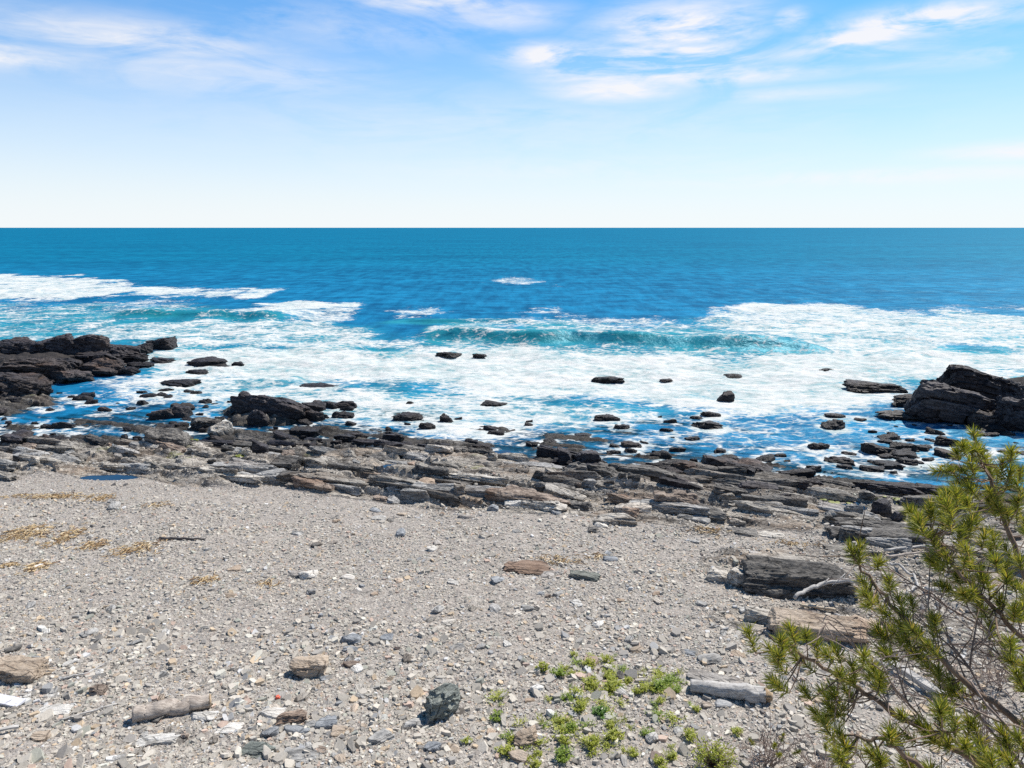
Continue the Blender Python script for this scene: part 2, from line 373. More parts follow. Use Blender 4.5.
# sea
def water_mat(name, pool=False):
    m, g = material(name)
    pos = g('ShaderNodeNewGeometry').outputs['Position']
    A = lambda n: g('ShaderNodeAttribute', dict(attribute_name=n)).outputs['Fac']
    big = g.noise(g.mapping(pos, scale=(.35, 1, 1)), .035, 6, .62)
    med = g.noise(g.mapping(pos, scale=(.55, 1, 1), rot=(0, 0, R(12))), .33, 8, .68)
    fin = g.noise(g.mapping(pos, scale=(.8, 1, 1), rot=(0, 0, R(-9))), 2.3, 6, .65)
    far = 0.0 if pool else A('far')
    chop_shade = g.noise(g.mapping(pos, scale=(.8, .13, 1), rot=(0, 0, R(10))), .75, 5, .62)  # sparkle and dark of small waves, put into the sea colour
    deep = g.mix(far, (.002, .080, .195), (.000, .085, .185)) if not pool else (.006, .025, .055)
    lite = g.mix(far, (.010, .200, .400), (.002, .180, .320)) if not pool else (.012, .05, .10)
    c = g.mix(g.rng(g.math('ADD', g.math('MULTIPLY', med, .6), g.math('ADD', g.math('MULTIPLY', big, .28), g.math('MULTIPLY', chop_shade, .36))), .49, .75), deep, lite)
    medb = g.noise(g.mapping(pos, scale=(.55, 1, 1), rot=(0, 0, R(12))), .45, 4, .55)
    rip = g.math('ADD', g.math('MULTIPLY', medb, 1.3), g.math('MULTIPLY', fin, .22))
    if pool:
        b = g('ShaderNodeBsdfPrincipled', None, Base_Color=c, Roughness=.08, IOR=1.33, Normal=g.bump(fin, .15, .05))
        out(g, b); return m
    aer_facelight = A('aer_facelight')
    c = g.mix(g.math('MULTIPLY', aer_facelight, g.rng(med, .3, .65, .45, 1.0)), c, g.mix(g.rng(aer_facelight, .62, .9), (.030, .30, .31), (.010, .165, .195)))  # aerated turquoise; the darker teal is wave-face shade put into the colour
    c = g.mix(g.math('MULTIPLY', g.rng(A('foam'), .45, 1.0), g.math('MULTIPLY', g.rng(fin, .3, .7), .8)), c, (.17, .43, .46))
    wn = g.bump(rip, .55, .6)
    dif = g('ShaderNodeBsdfDiffuse', None, Color=c, Normal=wn)
    glo = g('ShaderNodeBsdfGlossy', None, Color=(.45, .85, 1), Roughness=.42, Normal=wn)
    fr = g.math('MINIMUM', g('ShaderNodeFresnel', None, IOR=1.33, Normal=wn).outputs[0], .05)
    wb = g('ShaderNodeMixShader', None, i0=fr, i1=dif.outputs[0], i2=glo.outputs[0])
    # clear where it is only a film over the rock
    dp = A('depth')
    clear = g('ShaderNodeBsdfTransparent', None, Color=(.55, .72, .80))
    film = g.rng(g.math('ADD', dp, g.math('MULTIPLY', g.math('SUBTRACT', fin, .5), .2)), .02, .38, .8, 0)
    wsh = g('ShaderNodeMixShader', None, i0=film, i1=wb.outputs[0], i2=clear.outputs[0])
    # foam
    D = A('foam')
    fv = g.mapping(pos, scale=(.62, 1, 1), rot=(0, 0, R(6)))
    f1 = g.noise(fv, .30, 10, .66, .6)
    f2 = g.noise(fv, 1.7, 8, .68, .4)
    warp = g('ShaderNodeVectorMath', dict(operation='ADD'), i0=fv, i1=g('ShaderNodeTexNoise', None, Vector=fv, Scale=.8, Detail=3.0).outputs['Color']).outputs[0]
    la = g('ShaderNodeTexVoronoi', dict(feature='DISTANCE_TO_EDGE'), Vector=warp, Scale=1.15)
    la2 = g('ShaderNodeTexVoronoi', dict(feature='DISTANCE_TO_EDGE'), Vector=warp, Scale=3.1)
    lace = g.math('ADD', g.math('MULTIPLY', g.rng(la.outputs[0], .0, .16, 1, 0), .6), g.math('MULTIPLY', g.rng(la2.outputs[0], .0, .2, 1, 0), .5))
    f = g.math('ADD', g.math('MULTIPLY', D, 1.12), g.math('ADD', g.math('MULTIPLY', g.math('SUBTRACT', f1, .5), 1.9), g.math('MULTIPLY', g.math('SUBTRACT', f2, .5), 1.3)))
    f = g.math('ADD', f, g.math('MULTIPLY', g.math('SUBTRACT', lace, .4), .42))
    mask = g.math('MULTIPLY', g.rng(f, .34, .86), g.rng(D, .02, .15))
    fc = g.mix(g.rng(g.math('ADD', g.math('MULTIPLY', f2, .6), g.math('MULTIPLY', f1, .4)), .36, .60), (.33, .44, .45), (.66, .67, .66))
    fb = g('ShaderNodeBsdfPrincipled', None, Base_Color=fc, Roughness=.9, Specular_IOR_Level=.1, Normal=g.bump(g.math('ADD', g.math('MULTIPLY', f1, 1.8), g.math('MULTIPLY', f2, .5)), .5, .6))
    out(g, g('ShaderNodeMixShader', None, i0=mask, i1=wsh.outputs[0], i2=fb.outputs[0]))
    return m
M['sea'] = water_mat('sea_water'); M['pool'] = water_mat('pool_water', True)

# ------------------------------------------------------------------ ground and sea sheets
def axis_by_step(lo, hi, f):
    v = [lo]
    while v[-1] < hi: v.append(v[-1] + f(v[-1]))
    return np.array(v)

def grid_faces(nr, nc):
    i = np.arange(nr - 1)[:, None] * nc + np.arange(nc - 1)[None]
    return np.stack([i, i + 1, i + nc + 1, i + nc], -1).reshape(-1, 4)

ys = np.concatenate([[-120, -80, -50, -30, -18, -10, -5, -1, 2, 4, 5, 6, 6.6, 7.2], axis_by_step(7.6, 48, lambda y: max(.022, y * y / 5800 * 1.0)), [50, 53, 57, 62, 70, 85, 110, 150]])
us = np.concatenate([[-6, -4, -2.6, -1.8, -1.3], np.linspace(-1.02, 1.02, 760), [1.3, 1.8, 2.6, 4, 6]])
Y, U = np.meshgrid(ys, us, indexing='ij')
X = U * (6 + np.maximum(Y, 0) * .80 + np.maximum(-Y, 0) * .6)
H = height(X.ravel(), Y.ravel())
HS = height(X.ravel(), Y.ravel(), False).reshape(X.shape); HG = H.reshape(X.shape); LG = ledge_mask(X.ravel(), Y.ravel()).reshape(X.shape)
YS_, US_ = ys, us
def lookup(G, x, y):
    """height (or any ground layer) read back from the finished sheet"""
    x = np.asarray(x, float); y = np.asarray(y, float)
    u = np.clip(x / (6 + np.maximum(y, 0) * .80 + np.maximum(-y, 0) * .6), US_[0], US_[-1] - 1e-6); y = np.clip(y, YS_[0], YS_[-1] - 1e-6)
    i = np.clip(np.searchsorted(YS_, y, side='right') - 1, 0, len(YS_) - 2); j = np.clip(np.searchsorted(US_, u, side='right') - 1, 0, len(US_) - 2)
    a = (y - YS_[i]) / (YS_[i + 1] - YS_[i]); b = (u - US_[j]) / (US_[j + 1] - US_[j])
    return G[i, j] * (1 - a) * (1 - b) + G[i + 1, j] * a * (1 - b) + G[i, j + 1] * (1 - a) * b + G[i + 1, j + 1] * a * b
def gsmooth(x, y): return lookup(HS, x, y)
land = mesh_obj('ground', np.c_[X.ravel(), Y.ravel(), H], [grid_faces(len(ys), len(us))], M['land'])
attr(land, 'ledge', np.maximum(ledge_mask(X.ravel(), Y.ravel()), (Y.ravel() > shore(X.ravel()) + 2) * 1.0))
attr(land, 'splash', np.maximum(sstep(-1.5, .5, poly_sd(HEAD_L, X.ravel(), Y.ravel())), sstep(-1.5, .5, poly_sd(HEAD_R, X.ravel(), Y.ravel()))))
tag(land, kind='structure')

# sea: swell, two breaking waves, foam where the photograph's sea breaks
FOAM = [  # polygon (survey pixels, laid on the sea surface), density, softness in metres
    ([(120, 354), (200, 346), (260, 342), (330, 347), (430, 352), (520, 346), (600, 349), (700, 353), (760, 347), (830, 350), (1060, 345), (1060, 372), (930, 385), (905, 410), (850, 415), (760, 418), (690, 415), (600, 404), (520, 400), (440, 393), (360, 386), (280, 379), (220, 375), (150, 366)], .92, 3.2),
    ([(690, 321), (725, 305), (790, 306), (870, 309), (960, 312), (1060, 316), (1060, 352), (900, 354), (800, 352), (790, 340), (735, 331)], .70, 2.2),
    ([(110, 324), (190, 320), (262, 306), (300, 301), (365, 305), (362, 318), (330, 326), (420, 338), (440, 354), (130, 354), (70, 336)], .60, 2.6),
    ([(-40, 275), (40, 275), (90, 277), (140, 285), (200, 289), (268, 292), (262, 296), (180, 294), (110, 295), (60, 300), (-40, 297)], .80, 2.4),
    ([(-60, 300), (60, 303), (180, 301), (200, 318), (110, 325), (60, 338), (-60, 345)], .40, 2.6),
    ([(130, 366), (220, 374), (360, 384), (600, 402), (700, 414), (850, 414), (905, 410), (900, 422), (800, 432), (640, 426), (570, 436), (480, 450), (400, 446), (330, 432), (250, 418), (180, 400)], .66, 1.8),
    ([(700, 415), (905, 412), (980, 430), (960, 465), (860, 470), (740, 462), (640, 445), (600, 430)], .42, 1.2),
    ([(100, 372), (150, 370), (200, 380), (170, 400), (100, 402), (60, 392)], .56, 1.0),
    ([(20, 432), (100, 425), (200, 420), (330, 430), (420, 445), (300, 450), (150, 445), (50, 445)], .44, .8),
    ([(380, 308), (435, 307), (440, 313), (400, 316), (375, 314)], .66, 2.2),
    ([(535, 308), (560, 307), (572, 318), (540, 316)], .42, 2.2),
    ([(555, 326), (590, 320), (640, 324), (690, 330), (660, 342), (600, 340), (560, 334)], .42, 1.2),
    ([(425, 326), (520, 318), (600, 316), (700, 322), (790, 338), (770, 350), (600, 352), (440, 348)], .40, 1.4),
    ([(490, 280), (530, 279), (560, 284), (530, 284)], .52, 3.0),
    ([(930, 308), (1060, 306), (1060, 313), (940, 312)], .40, 3.0),
    ([(265, 303), (300, 300), (360, 302), (362, 308), (280, 310)], .86, 2.0),
    ([(720, 306), (760, 303), (900, 310), (860, 316), (740, 313)], .82, 2.2),
]
AER_FACELIGHT = [  # aerated water, plus light through the wave face laid on as turquoise
    ([(420, 326), (560, 322), (700, 326), (800, 340), (790, 352), (640, 352), (430, 346)], .62, 1.6),
    ([(-60, 305), (150, 308), (260, 312), (380, 330), (440, 350), (150, 358), (-60, 340)], .55, 4.0),
    ([(150, 340), (1060, 340), (1060, 390), (600, 400), (150, 372)], .62, 3.0),
    ([(690, 320), (1060, 315), (1060, 350), (700, 350)], .5, 4.0),
    ([(150, 368), (600, 396), (700, 412), (560, 428), (300, 420)], .5, 2.0),
]
sy = np.concatenate([[14, 18, 20], axis_by_step(21, 190, lambda y: max(.09, y * y / 6830 * .8)), np.geomspace(195, 60000, 70)])
sx = np.concatenate([[-8, -4, -2.2, -1.4], np.linspace(-1.0, 1.0, 520), [1.4, 2.2, 4, 8]])
Y, U = np.meshgrid(sy, sx, indexing='ij')
X = (U * (8 + Y * .82)).ravel(); Y = Y.ravel()
near = Y < 260
foam = np.zeros(len(X)); aer_facelight = np.zeros(len(X))
xn, yn = X[near], Y[near]
def field(polys):
    f = np.zeros(len(xn))
    wob = (fbm(xn * .18, yn * .12, 0, 4, 91) - .5) * 5.5
    for P, d, soft in polys:
        sc = np.clip(yn / 60, .35, 2.2)
        s_ = poly_sd(wpoly(P), xn, yn, .30) + wob * .62 * sc
        f = np.maximum(f, d * sstep(-soft * .5, soft * .5, s_))
    return f
foam[near] = field(FOAM); aer_facelight[near] = field(AER_FACELIGHT)
Z = np.zeros(len(X))
fall = np.clip(1.3 - Y / 200, 0, 1)
swell = sstep(48, 75, Y)
warpy = Y + 16 * (fbm(X * .03, Y * .03, 0, 3, 7) - .5) + .08 * X
Z += np.clip(1.2 - Y / 130, 0, 1) * swell * .20 * np.sin(warpy / 13 * 6.283) * (.4 + fbm(X * .04, Y * .05, 3, 2, 8))
Z += fall * .16 * (fbm(X * .35, Y * .6, 1, 4, 9) - .5) * sstep(26, 40, Y) + fall * .05 * (fbm(X * 1.5, Y * 2.2, 1, 3, 10) - .5)
Z += fall * .70 * (fbm(X * .30, Y * .4, 5, 5, 12, .58) - .5) * np.clip(foam * 1.3, 0, 1) * sstep(36, 46, Y)
def breaker(xa, ya, xb, yb, A, front, back, seed):
    """a steepening wave: crest line from (xa,ya) to (xb,yb), its steep side towards the shore"""
    global Z, aer_facelight
    t = (X - xa) / (xb - xa); yc = ya + (yb - ya) * t + 2.2 * (fbm(X * .16, X * 0, seed, 3, 13) - .5) * 1.4
    win = sstep(-.12, .16, t) * sstep(1.10, .8, t) * (.62 + .62 * fbm(X * .14, 0, seed, 3, 14))
    d = Y - yc
    prof = np.where(d < 0, np.exp(-(d / front) ** 2), np.exp(-(np.abs(d) / back) ** 1.6))
    Z = Z + A * win * prof
    face = win * np.exp(-((d + front * .7) / (front * .8)) ** 2)
    aer_facelight = np.maximum(aer_facelight, np.clip(face * 1.1, 0, 1) * .9)  # steep side coloured for light through it and shade on it
    lip = win * np.exp(-((d - .3) / 1.1) ** 2) * sstep(.34, .60, fbm(X * .3, Y * .2, seed, 3, 15))
    return face, lip
fa, la_ = breaker(-8, 62.5, 27, 55.5, 1.25, 1.35, 4.2, 3)
fb_, lb_ = breaker(-46, 80, -24, 76, 1.0, 1.8, 5, 5)
fc_, lc_ = breaker(-14, 74, 4, 72, .45, 1.8, 4, 9)
foam = foam * (1 - .55 * np.clip(fa * 1.15, 0, 1)) * (1 - .6 * np.clip(fb_ * 1.6, 0, 1))
foam = np.maximum(foam, np.maximum(la_ * .8, np.maximum(lb_ * .5, lc_ * .6)))
depth = np.full(len(X), 5.0); near2 = Y < 60
depth[near2] = Z[near2] - height(X[near2], Y[near2])
# water worries at the edge of rocks: a broken white line where it is thin
thin = sstep(.30, .02, depth) * sstep(-.15, .05, depth) * (Y > 25)
foam = np.maximum(foam, thin * .30 * sstep(-12, 4, fbm(X * .2, Y * .2, 2, 3, 19) * 8 - 4))
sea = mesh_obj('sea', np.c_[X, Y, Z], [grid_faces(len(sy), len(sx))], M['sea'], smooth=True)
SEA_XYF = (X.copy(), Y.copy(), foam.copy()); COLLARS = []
attr(sea, 'aer_facelight', aer_facelight); attr(sea, 'depth', depth); attr(sea, 'far', sstep(60, 260, Y))
tag(sea, kind='structure')

for (cx, cy, z, rx, ry) in POOLW:
    a = np.linspace(0, 2 * math.pi, 40, endpoint=False)
    rr = 1.30 + .18 * np.sin(2 * a + cx) + .14 * np.sin(5 * a + cy) + .09 * np.sin(9 * a + 2 * cx)
    o = mesh_obj('tide_pool', np.r_[[[0, 0, 0]], np.c_[rx * rr * np.cos(a), ry * rr * np.sin(a), 0 * a]], [[(0, 1 + i, 1 + (i + 1) % 40) for i in range(40)]], M['pool'])
    o.location = (cx, cy, z - .035); tag(o, kind='structure')

# ------------------------------------------------------------------ rocks
_cubes = {}
def cube_pts(n):
    if n in _cubes: return _cubes[n]
    t = np.linspace(-1, 1, n + 1); A, B = np.meshgrid(t, t, indexing='ij'); a, b = A.ravel(), B.ravel(); o = np.ones_like(a)
    pts, fs, base = [], [], 0
    for k in range(3):
        for sgn in (-1, 1):
            cols = [None] * 3; cols[k] = o * sgn; cols[(k + 1) % 3] = a; cols[(k + 2) % 3] = b
            pts.append(np.stack(cols, -1)); f = grid_faces(n + 1, n + 1) + base
            if sgn > 0: f = f[:, ::-1]
            fs.append(f); base += (n + 1) ** 2
    P = np.concatenate(pts); Fq = np.concatenate(fs)
    key = np.round(P * 1000).astype(np.int64); _, idx, inv = np.unique(key, axis=0, return_index=True, return_inverse=True)
    inv = inv.ravel()
    _cubes[n] = (P[idx], inv[Fq][:, ::-1]); return _cubes[n]

def rock_shape(L, Wd, Hh, seed, n=14, k=8, cuts=9, strata=.12, tilt=25, rough=.10):
    rs = np.random.RandomState(seed)
    P, Fq = cube_pts(n)
    p = P / (np.sum(np.abs(P) ** k, 1) ** (1 / k))[:, None]
    for i in range(cuts):
        v = rs.normal(size=3); v[2] = abs(v[2]) * .8 if i % 3 else v[2] * .4; v /= np.linalg.norm(v)
        d = rs.uniform(.66, .98) * (.75 + .28 * np.sum(np.abs(v)))
        over = p @ v - d; p = p - np.maximum(over, 0)[:, None] * v
    p[:, 2] *= 1 + .45 * rs.uniform(-1, 1) * p[:, 0]                            # taper along the length
    p[:, 2] += .25 * rs.uniform(-1, 1) * p[:, 1] * (p[:, 2] > 0)
    p[:, 1] *= 1 + .3 * rs.uniform(-1, 1) * p[:, 0]
    m_ = min(L, Wd, Hh)
    q = p * np.array([L / 2, Wd / 2, Hh / 2])
    nrm = p / (np.linalg.norm(p, axis=1)[:, None] + 1e-9)
    ta = R(tilt); th = max(.035, m_ * rs.uniform(.14, .26))
    wv = fbm(q[:, 0] / m_ * .8 + seed, q[:, 1] / m_ * 1.2, q[:, 2] / m_, 3, seed) - .5
    lay = (q[:, 1] * math.sin(ta) + q[:, 2] * math.cos(ta)) / th + 1.1 * wv
    li = np.floor(lay).astype(np.int64); lf = lay - li; zr = li * 0
    jl = max(th * 2.5, L * rs.uniform(.16, .34))
    jv = q[:, 0] / jl + .8 * wv + hash3(li, zr, zr, seed + 1) / 4294967295.0 * 2
    ji = np.floor(jv).astype(np.int64); jf = jv - ji
    hh = lambda a, b: hash3(a, b, zr, seed) / 4294967295.0
    r = hh(li, ji); r = r + (hh(li + 1, ji) - r) * sstep(.84, 1.0, lf)
    r2 = hh(zr + 5, ji); r2 = r2 + (hh(zr + 5, ji + 1) - r2) * sstep(.9, 1, jf)
    groove = (sstep(.12, .0, lf) + sstep(.88, 1, lf)) * .5 + .5 * (sstep(.06, 0, jf) + sstep(.94, 1, jf))
    q[:, 0] *= 1 - strata * .7 * r; q[:, 1] *= 1 - strata * (1.5 * r + .9 * r2); q[:, 2] *= 1 - strata * (.6 * r + 1.0 * r2)
    q -= nrm * (groove * strata * th * .55)[:, None]
    fs = 1 / (m_ * .7)
    e = fbm(q[:, 0] * fs * .6 + seed * 1.3, q[:, 1] * fs, q[:, 2] * fs * 1.4, 2, seed + 3) - .5
    e2 = np.abs(fbm(q[:, 0] * fs * 2.2 + seed, q[:, 1] * fs * 4, q[:, 2] * fs * 5, 3, seed + 5, .6) - .5)
    q = q + nrm * (e * m_ * rough * 2.6 - e2 * m_ * rough * 2.2)[:, None]
    return q, Fq

def put_rock(x, y, L, Wd, Hh, mat, label, group=None, rz=None, seed=0, n=14, name='rock', embed=.3, ry=0.0, rx=0.0, z=None, sink=None, cat='rock', **kw):
    q, Fq = rock_shape(L, Wd, Hh, seed, n, **kw)
    o = mesh_obj(name, q, [Fq], M[mat])
    h0 = z if z is not None else float(np.mean(lookup(HG, np.array([x, x - L * .3, x + L * .3]), np.array([y, y, y]))))
    o.location = (x, y, h0 + Hh * (.5 - embed)); o.rotation_euler = (rx, ry, STRIKE if rz is None else rz)
    return tag(o, label, cat, group)

RS = np.random.RandomState(11)
def rock_px(px, py, w, h, mat, label, d=.8, group=None, rz=None, zmin=0.0, seed=None, n=16, emb=.3, ry=0.0, z=None, name='rock', **kw):
    """rock whose foot is seen at (px,py), w by h pixels large"""
    p = ground(px, py, zmin); sc = p[1] / math.cos(PITCH) / FPX
    sc = (p[1] * math.cos(PITCH) + (CAMZ - p[2]) * math.sin(PITCH)) / FPX
    L = w * sc; dep = math.atan2(CAMZ - p[2], p[1])
    Wd = max(.12, L * d)
    Hh = max(.06, (h * sc - Wd * math.sin(dep) * .42) / math.cos(dep) / (1 - emb))
    Hh = max(Hh, h * sc * .6)
    return put_rock(p[0], p[1] + Wd * .35, L * 1.06, Wd, Hh, mat, label, group, rz, seed if seed is not None else int(abs(px * 7 + py * 131)) % 99991, n, name, emb, ry, z=z if z is not None else max(p[2], zmin - .05) - .02, **kw)

# left headland
HL = 'boulders of the left headland'
for (px, py, w, h, mat, lab, dd) in [
    (14, 352, 50, 18, 'black', 'black boulder at the back of the left headland, cut by the photo edge', .7),
    (47, 352, 46, 20, 'black', 'low broad black boulder on the back row of the left headland', .7),
    (77, 354, 54, 26, 'black', 'tallest rounded black boulder crowning the left headland', .7),
    (84, 364, 56, 18, 'black', 'black slab boulder just below the tallest boulder of the left headland', .7),
    (108, 358, 46, 18, 'black', 'sloping black boulder right of the tallest one on the left headland', .7),
    (126, 362, 36, 12, 'black', 'flat black rock near the seaward tip of the left headland', .8),
    (157, 349, 30, 17, 'black', 'knobbly black rock standing alone off the headland tip', .7),
    (138, 353, 22, 12, 'black', 'small black rock between the headland tip and the knobbly rock', .8),
    (157, 362, 26, 6, 'black', 'low black rock awash in foam below the knobbly rock', .8),
    (123, 374, 22, 9, 'black', 'dark blocky rock at the foam edge under the headland', .8),
    (136, 368, 24, 8, 'black', 'black wedge rock with white water running behind it', .8),
    (92, 374, 52, 20, 'brown', 'streaked brown black boulder in the middle of the left headland', .7),
    (62, 382, 46, 16, 'brown', 'brown black slab above the blue inlet of the left headland', .7),
    (28, 373, 56, 20, 'brown', 'purplish boulder behind the big brown mass at the left edge', .7),
    (8, 397, 74, 32, 'brown', 'huge brown black rock mass at the left photo edge', .7),
    (58, 368, 34, 14, 'black', 'squat black boulder filling the middle of the left headland', .7)]:
    rock_px(px, py, w, h * .82, mat, lab, dd, zmin=.1, n=28, rz=R(RS.uniform(-25, 15)), emb=.25, strata=.2, tilt=RS.uniform(20, 50), cuts=9, k=6)

# right headland
for (px, py, w, h, mat, lab, dd, t) in [
    (994, 402, 84, 34, 'black', 'blocky dark boulder at the back of the right headland', .6, 35),
    (966, 424, 88, 38, 'black', 'large sloping dark boulder at the front of the right headland', .65, 30),
    (1030, 432, 60, 38, 'black', 'black boulder at the right photo edge of the right headland', .7, 30),
    (880, 392, 60, 10, 'black', 'long low reef rock with surf washing over it by the right headland', .5, 20),
    (912, 407, 36, 12, 'black', 'dark shelf rock between the washed reef and the sloping boulder', .6, 25),
    (992, 428, 34, 16, 'brown', 'brown block at the foot of the sloping boulder', .7, 25),
    (915, 421, 56, 9, 'slate', 'flat dark shelf awash at the foot of the right headland', .8, 10)]:
    rock_px(px, py, w, h * 1.08, mat, lab, dd, zmin=.05, n=34, rz=R(RS.uniform(-18, -4)), ry=R(9 if h > 25 else 2), emb=.22, strata=.22, tilt=t + 8, cuts=10, k=5, seed=int(px * 5 + py))

# rocks in the surf
for (px, py, w, h, mat, lab) in [
    (205, 367, 44, 11, 'black', 'flat topped black rock alone in white surf right of the left headland'),
    (195, 373, 24, 5, 'black', 'low black rock just below the flat topped surf rock'),
    (237, 365, 14, 4, 'black', 'tiny black rock right of the flat topped surf rock'),
    (172, 386, 42, 9, 'black', 'long low black rock curving through the foam below the flat topped rock'),
    (146, 398, 19, 7, 'black', 'small black rock left under the long curving foam rock'),
    (164, 392, 16, 5, 'black', 'small black rock close under the long curving foam rock'),
    (318, 388, 42, 6, 'black', 'thin low black rock in white surf above the broken reef'),
    (448, 356, 27, 5, 'black', 'low black rock in mid surf, left one of a pair'),
    (479, 357, 15, 5, 'black', 'small black rock in mid surf, right one of a pair'),
    (608, 382, 36, 8, 'black', 'low mounded black rock in the middle of the white surf'),
    (667, 381, 14, 3, 'black', 'sliver of black rock right of the mounded surf rock'),
    (735, 377, 20, 4, 'black', 'thin dark rock breaking the surf left of the lone dark rock'),
    (827, 373, 20, 6, 'black', 'lone small dark rock in white surf before the right headland'),
    (727, 402, 17, 13, 'black', 'pointed dark rock with spray around it at the lower surf edge'),
    (712, 417, 20, 8, 'black', 'rounded black rock at the foam edge under the pointed rock'),
    (709, 428, 34, 10, 'black', 'wedge shaped black rock at the blue water under the rounded rock'),
    (608, 421, 28, 9, 'black', 'dark rock at the foam edge below the mounded surf rock'),
    (492, 406, 31, 6, 'slate', 'flat slate grey slab afloat in lacy foam at centre'),
    (427, 429, 17, 9, 'black', 'rounded black rock in lacy foam, left of two neighbours'),
    (446, 422, 15, 9, 'black', 'rounded black rock in lacy foam, right of two neighbours'),
    (493, 434, 15, 5, 'black', 'small flat black rock in blue water below the slate slab'),
    (410, 404, 9, 4, 'black', 'tiny black rock in lacy foam above the two rounded rocks'),
    (405, 414, 9, 3, 'black', 'tiny flat black rock in lacy foam left above the two rounded rocks'),
    (330, 408, 20, 9, 'black', 'black rock in foam right of the broken tilted reef'),
    (346, 410, 15, 5, 'black', 'low black rock beside the black rock right of the tilted reef'),
    (390, 440, 14, 11, 'black', 'dark upright rock at the waterline left of centre'),
    (836, 429, 24, 11, 'black', 'black rock in the blue cove, upper of the two nearest the surf'),
    (821, 449, 22, 9, 'black', 'dome shaped black rock alone in the blue cove'),
    (838, 418, 22, 6, 'black', 'thin black rock at the foam edge above the blue cove'),
    (862, 421, 14, 4, 'black', 'small black rock between the foam edge and the flat dark shelf'),
    (905, 451, 28, 12, 'black', 'double humped black rock at the right of the blue cove'),
    (951, 446, 26, 13, 'black', 'dark boulder on the cobbles behind the pine tip'),
    (917, 463, 16, 4, 'black', 'small flat rock awash at the right end of the blue cove'),
    (887, 454, 14, 6, 'black', 'small black rock left of the double humped rock')]:
    _c = at_z(px, py, 0); COLLARS.append((_c[0], _c[1] + .3, w * _c[1] / FPX * .62, .85))
    rock_px(px, py, w * .92, h * .82, mat, lab, .75, zmin=.02, n=18, rz=R(RS.uniform(-25, 5)), emb=.34, strata=.2, tilt=RS.uniform(10, 45), z=0.0, k=5, cuts=10)

# broken tilted reef: three slabs
for (px, py, w, h, lab, ry, z) in [
    (268, 415, 84, 22, 'largest slab of the black tilted layered reef in the left shallows', R(9), .25),
    (247, 412, 36, 16, 'raised left block of the black tilted layered reef', R(6), .45),
    (257, 424, 24, 14, 'black boulder leaning in front of the tilted layered reef', R(4), .1),
    (300, 418, 50, 12, 'low right tail slab of the black tilted layered reef', R(10), .05)]:
    rock_px(px, py, w, h, 'black', lab, .45, zmin=.0, n=28, rz=R(-14), ry=ry, emb=.3, strata=.16, tilt=35, z=z)

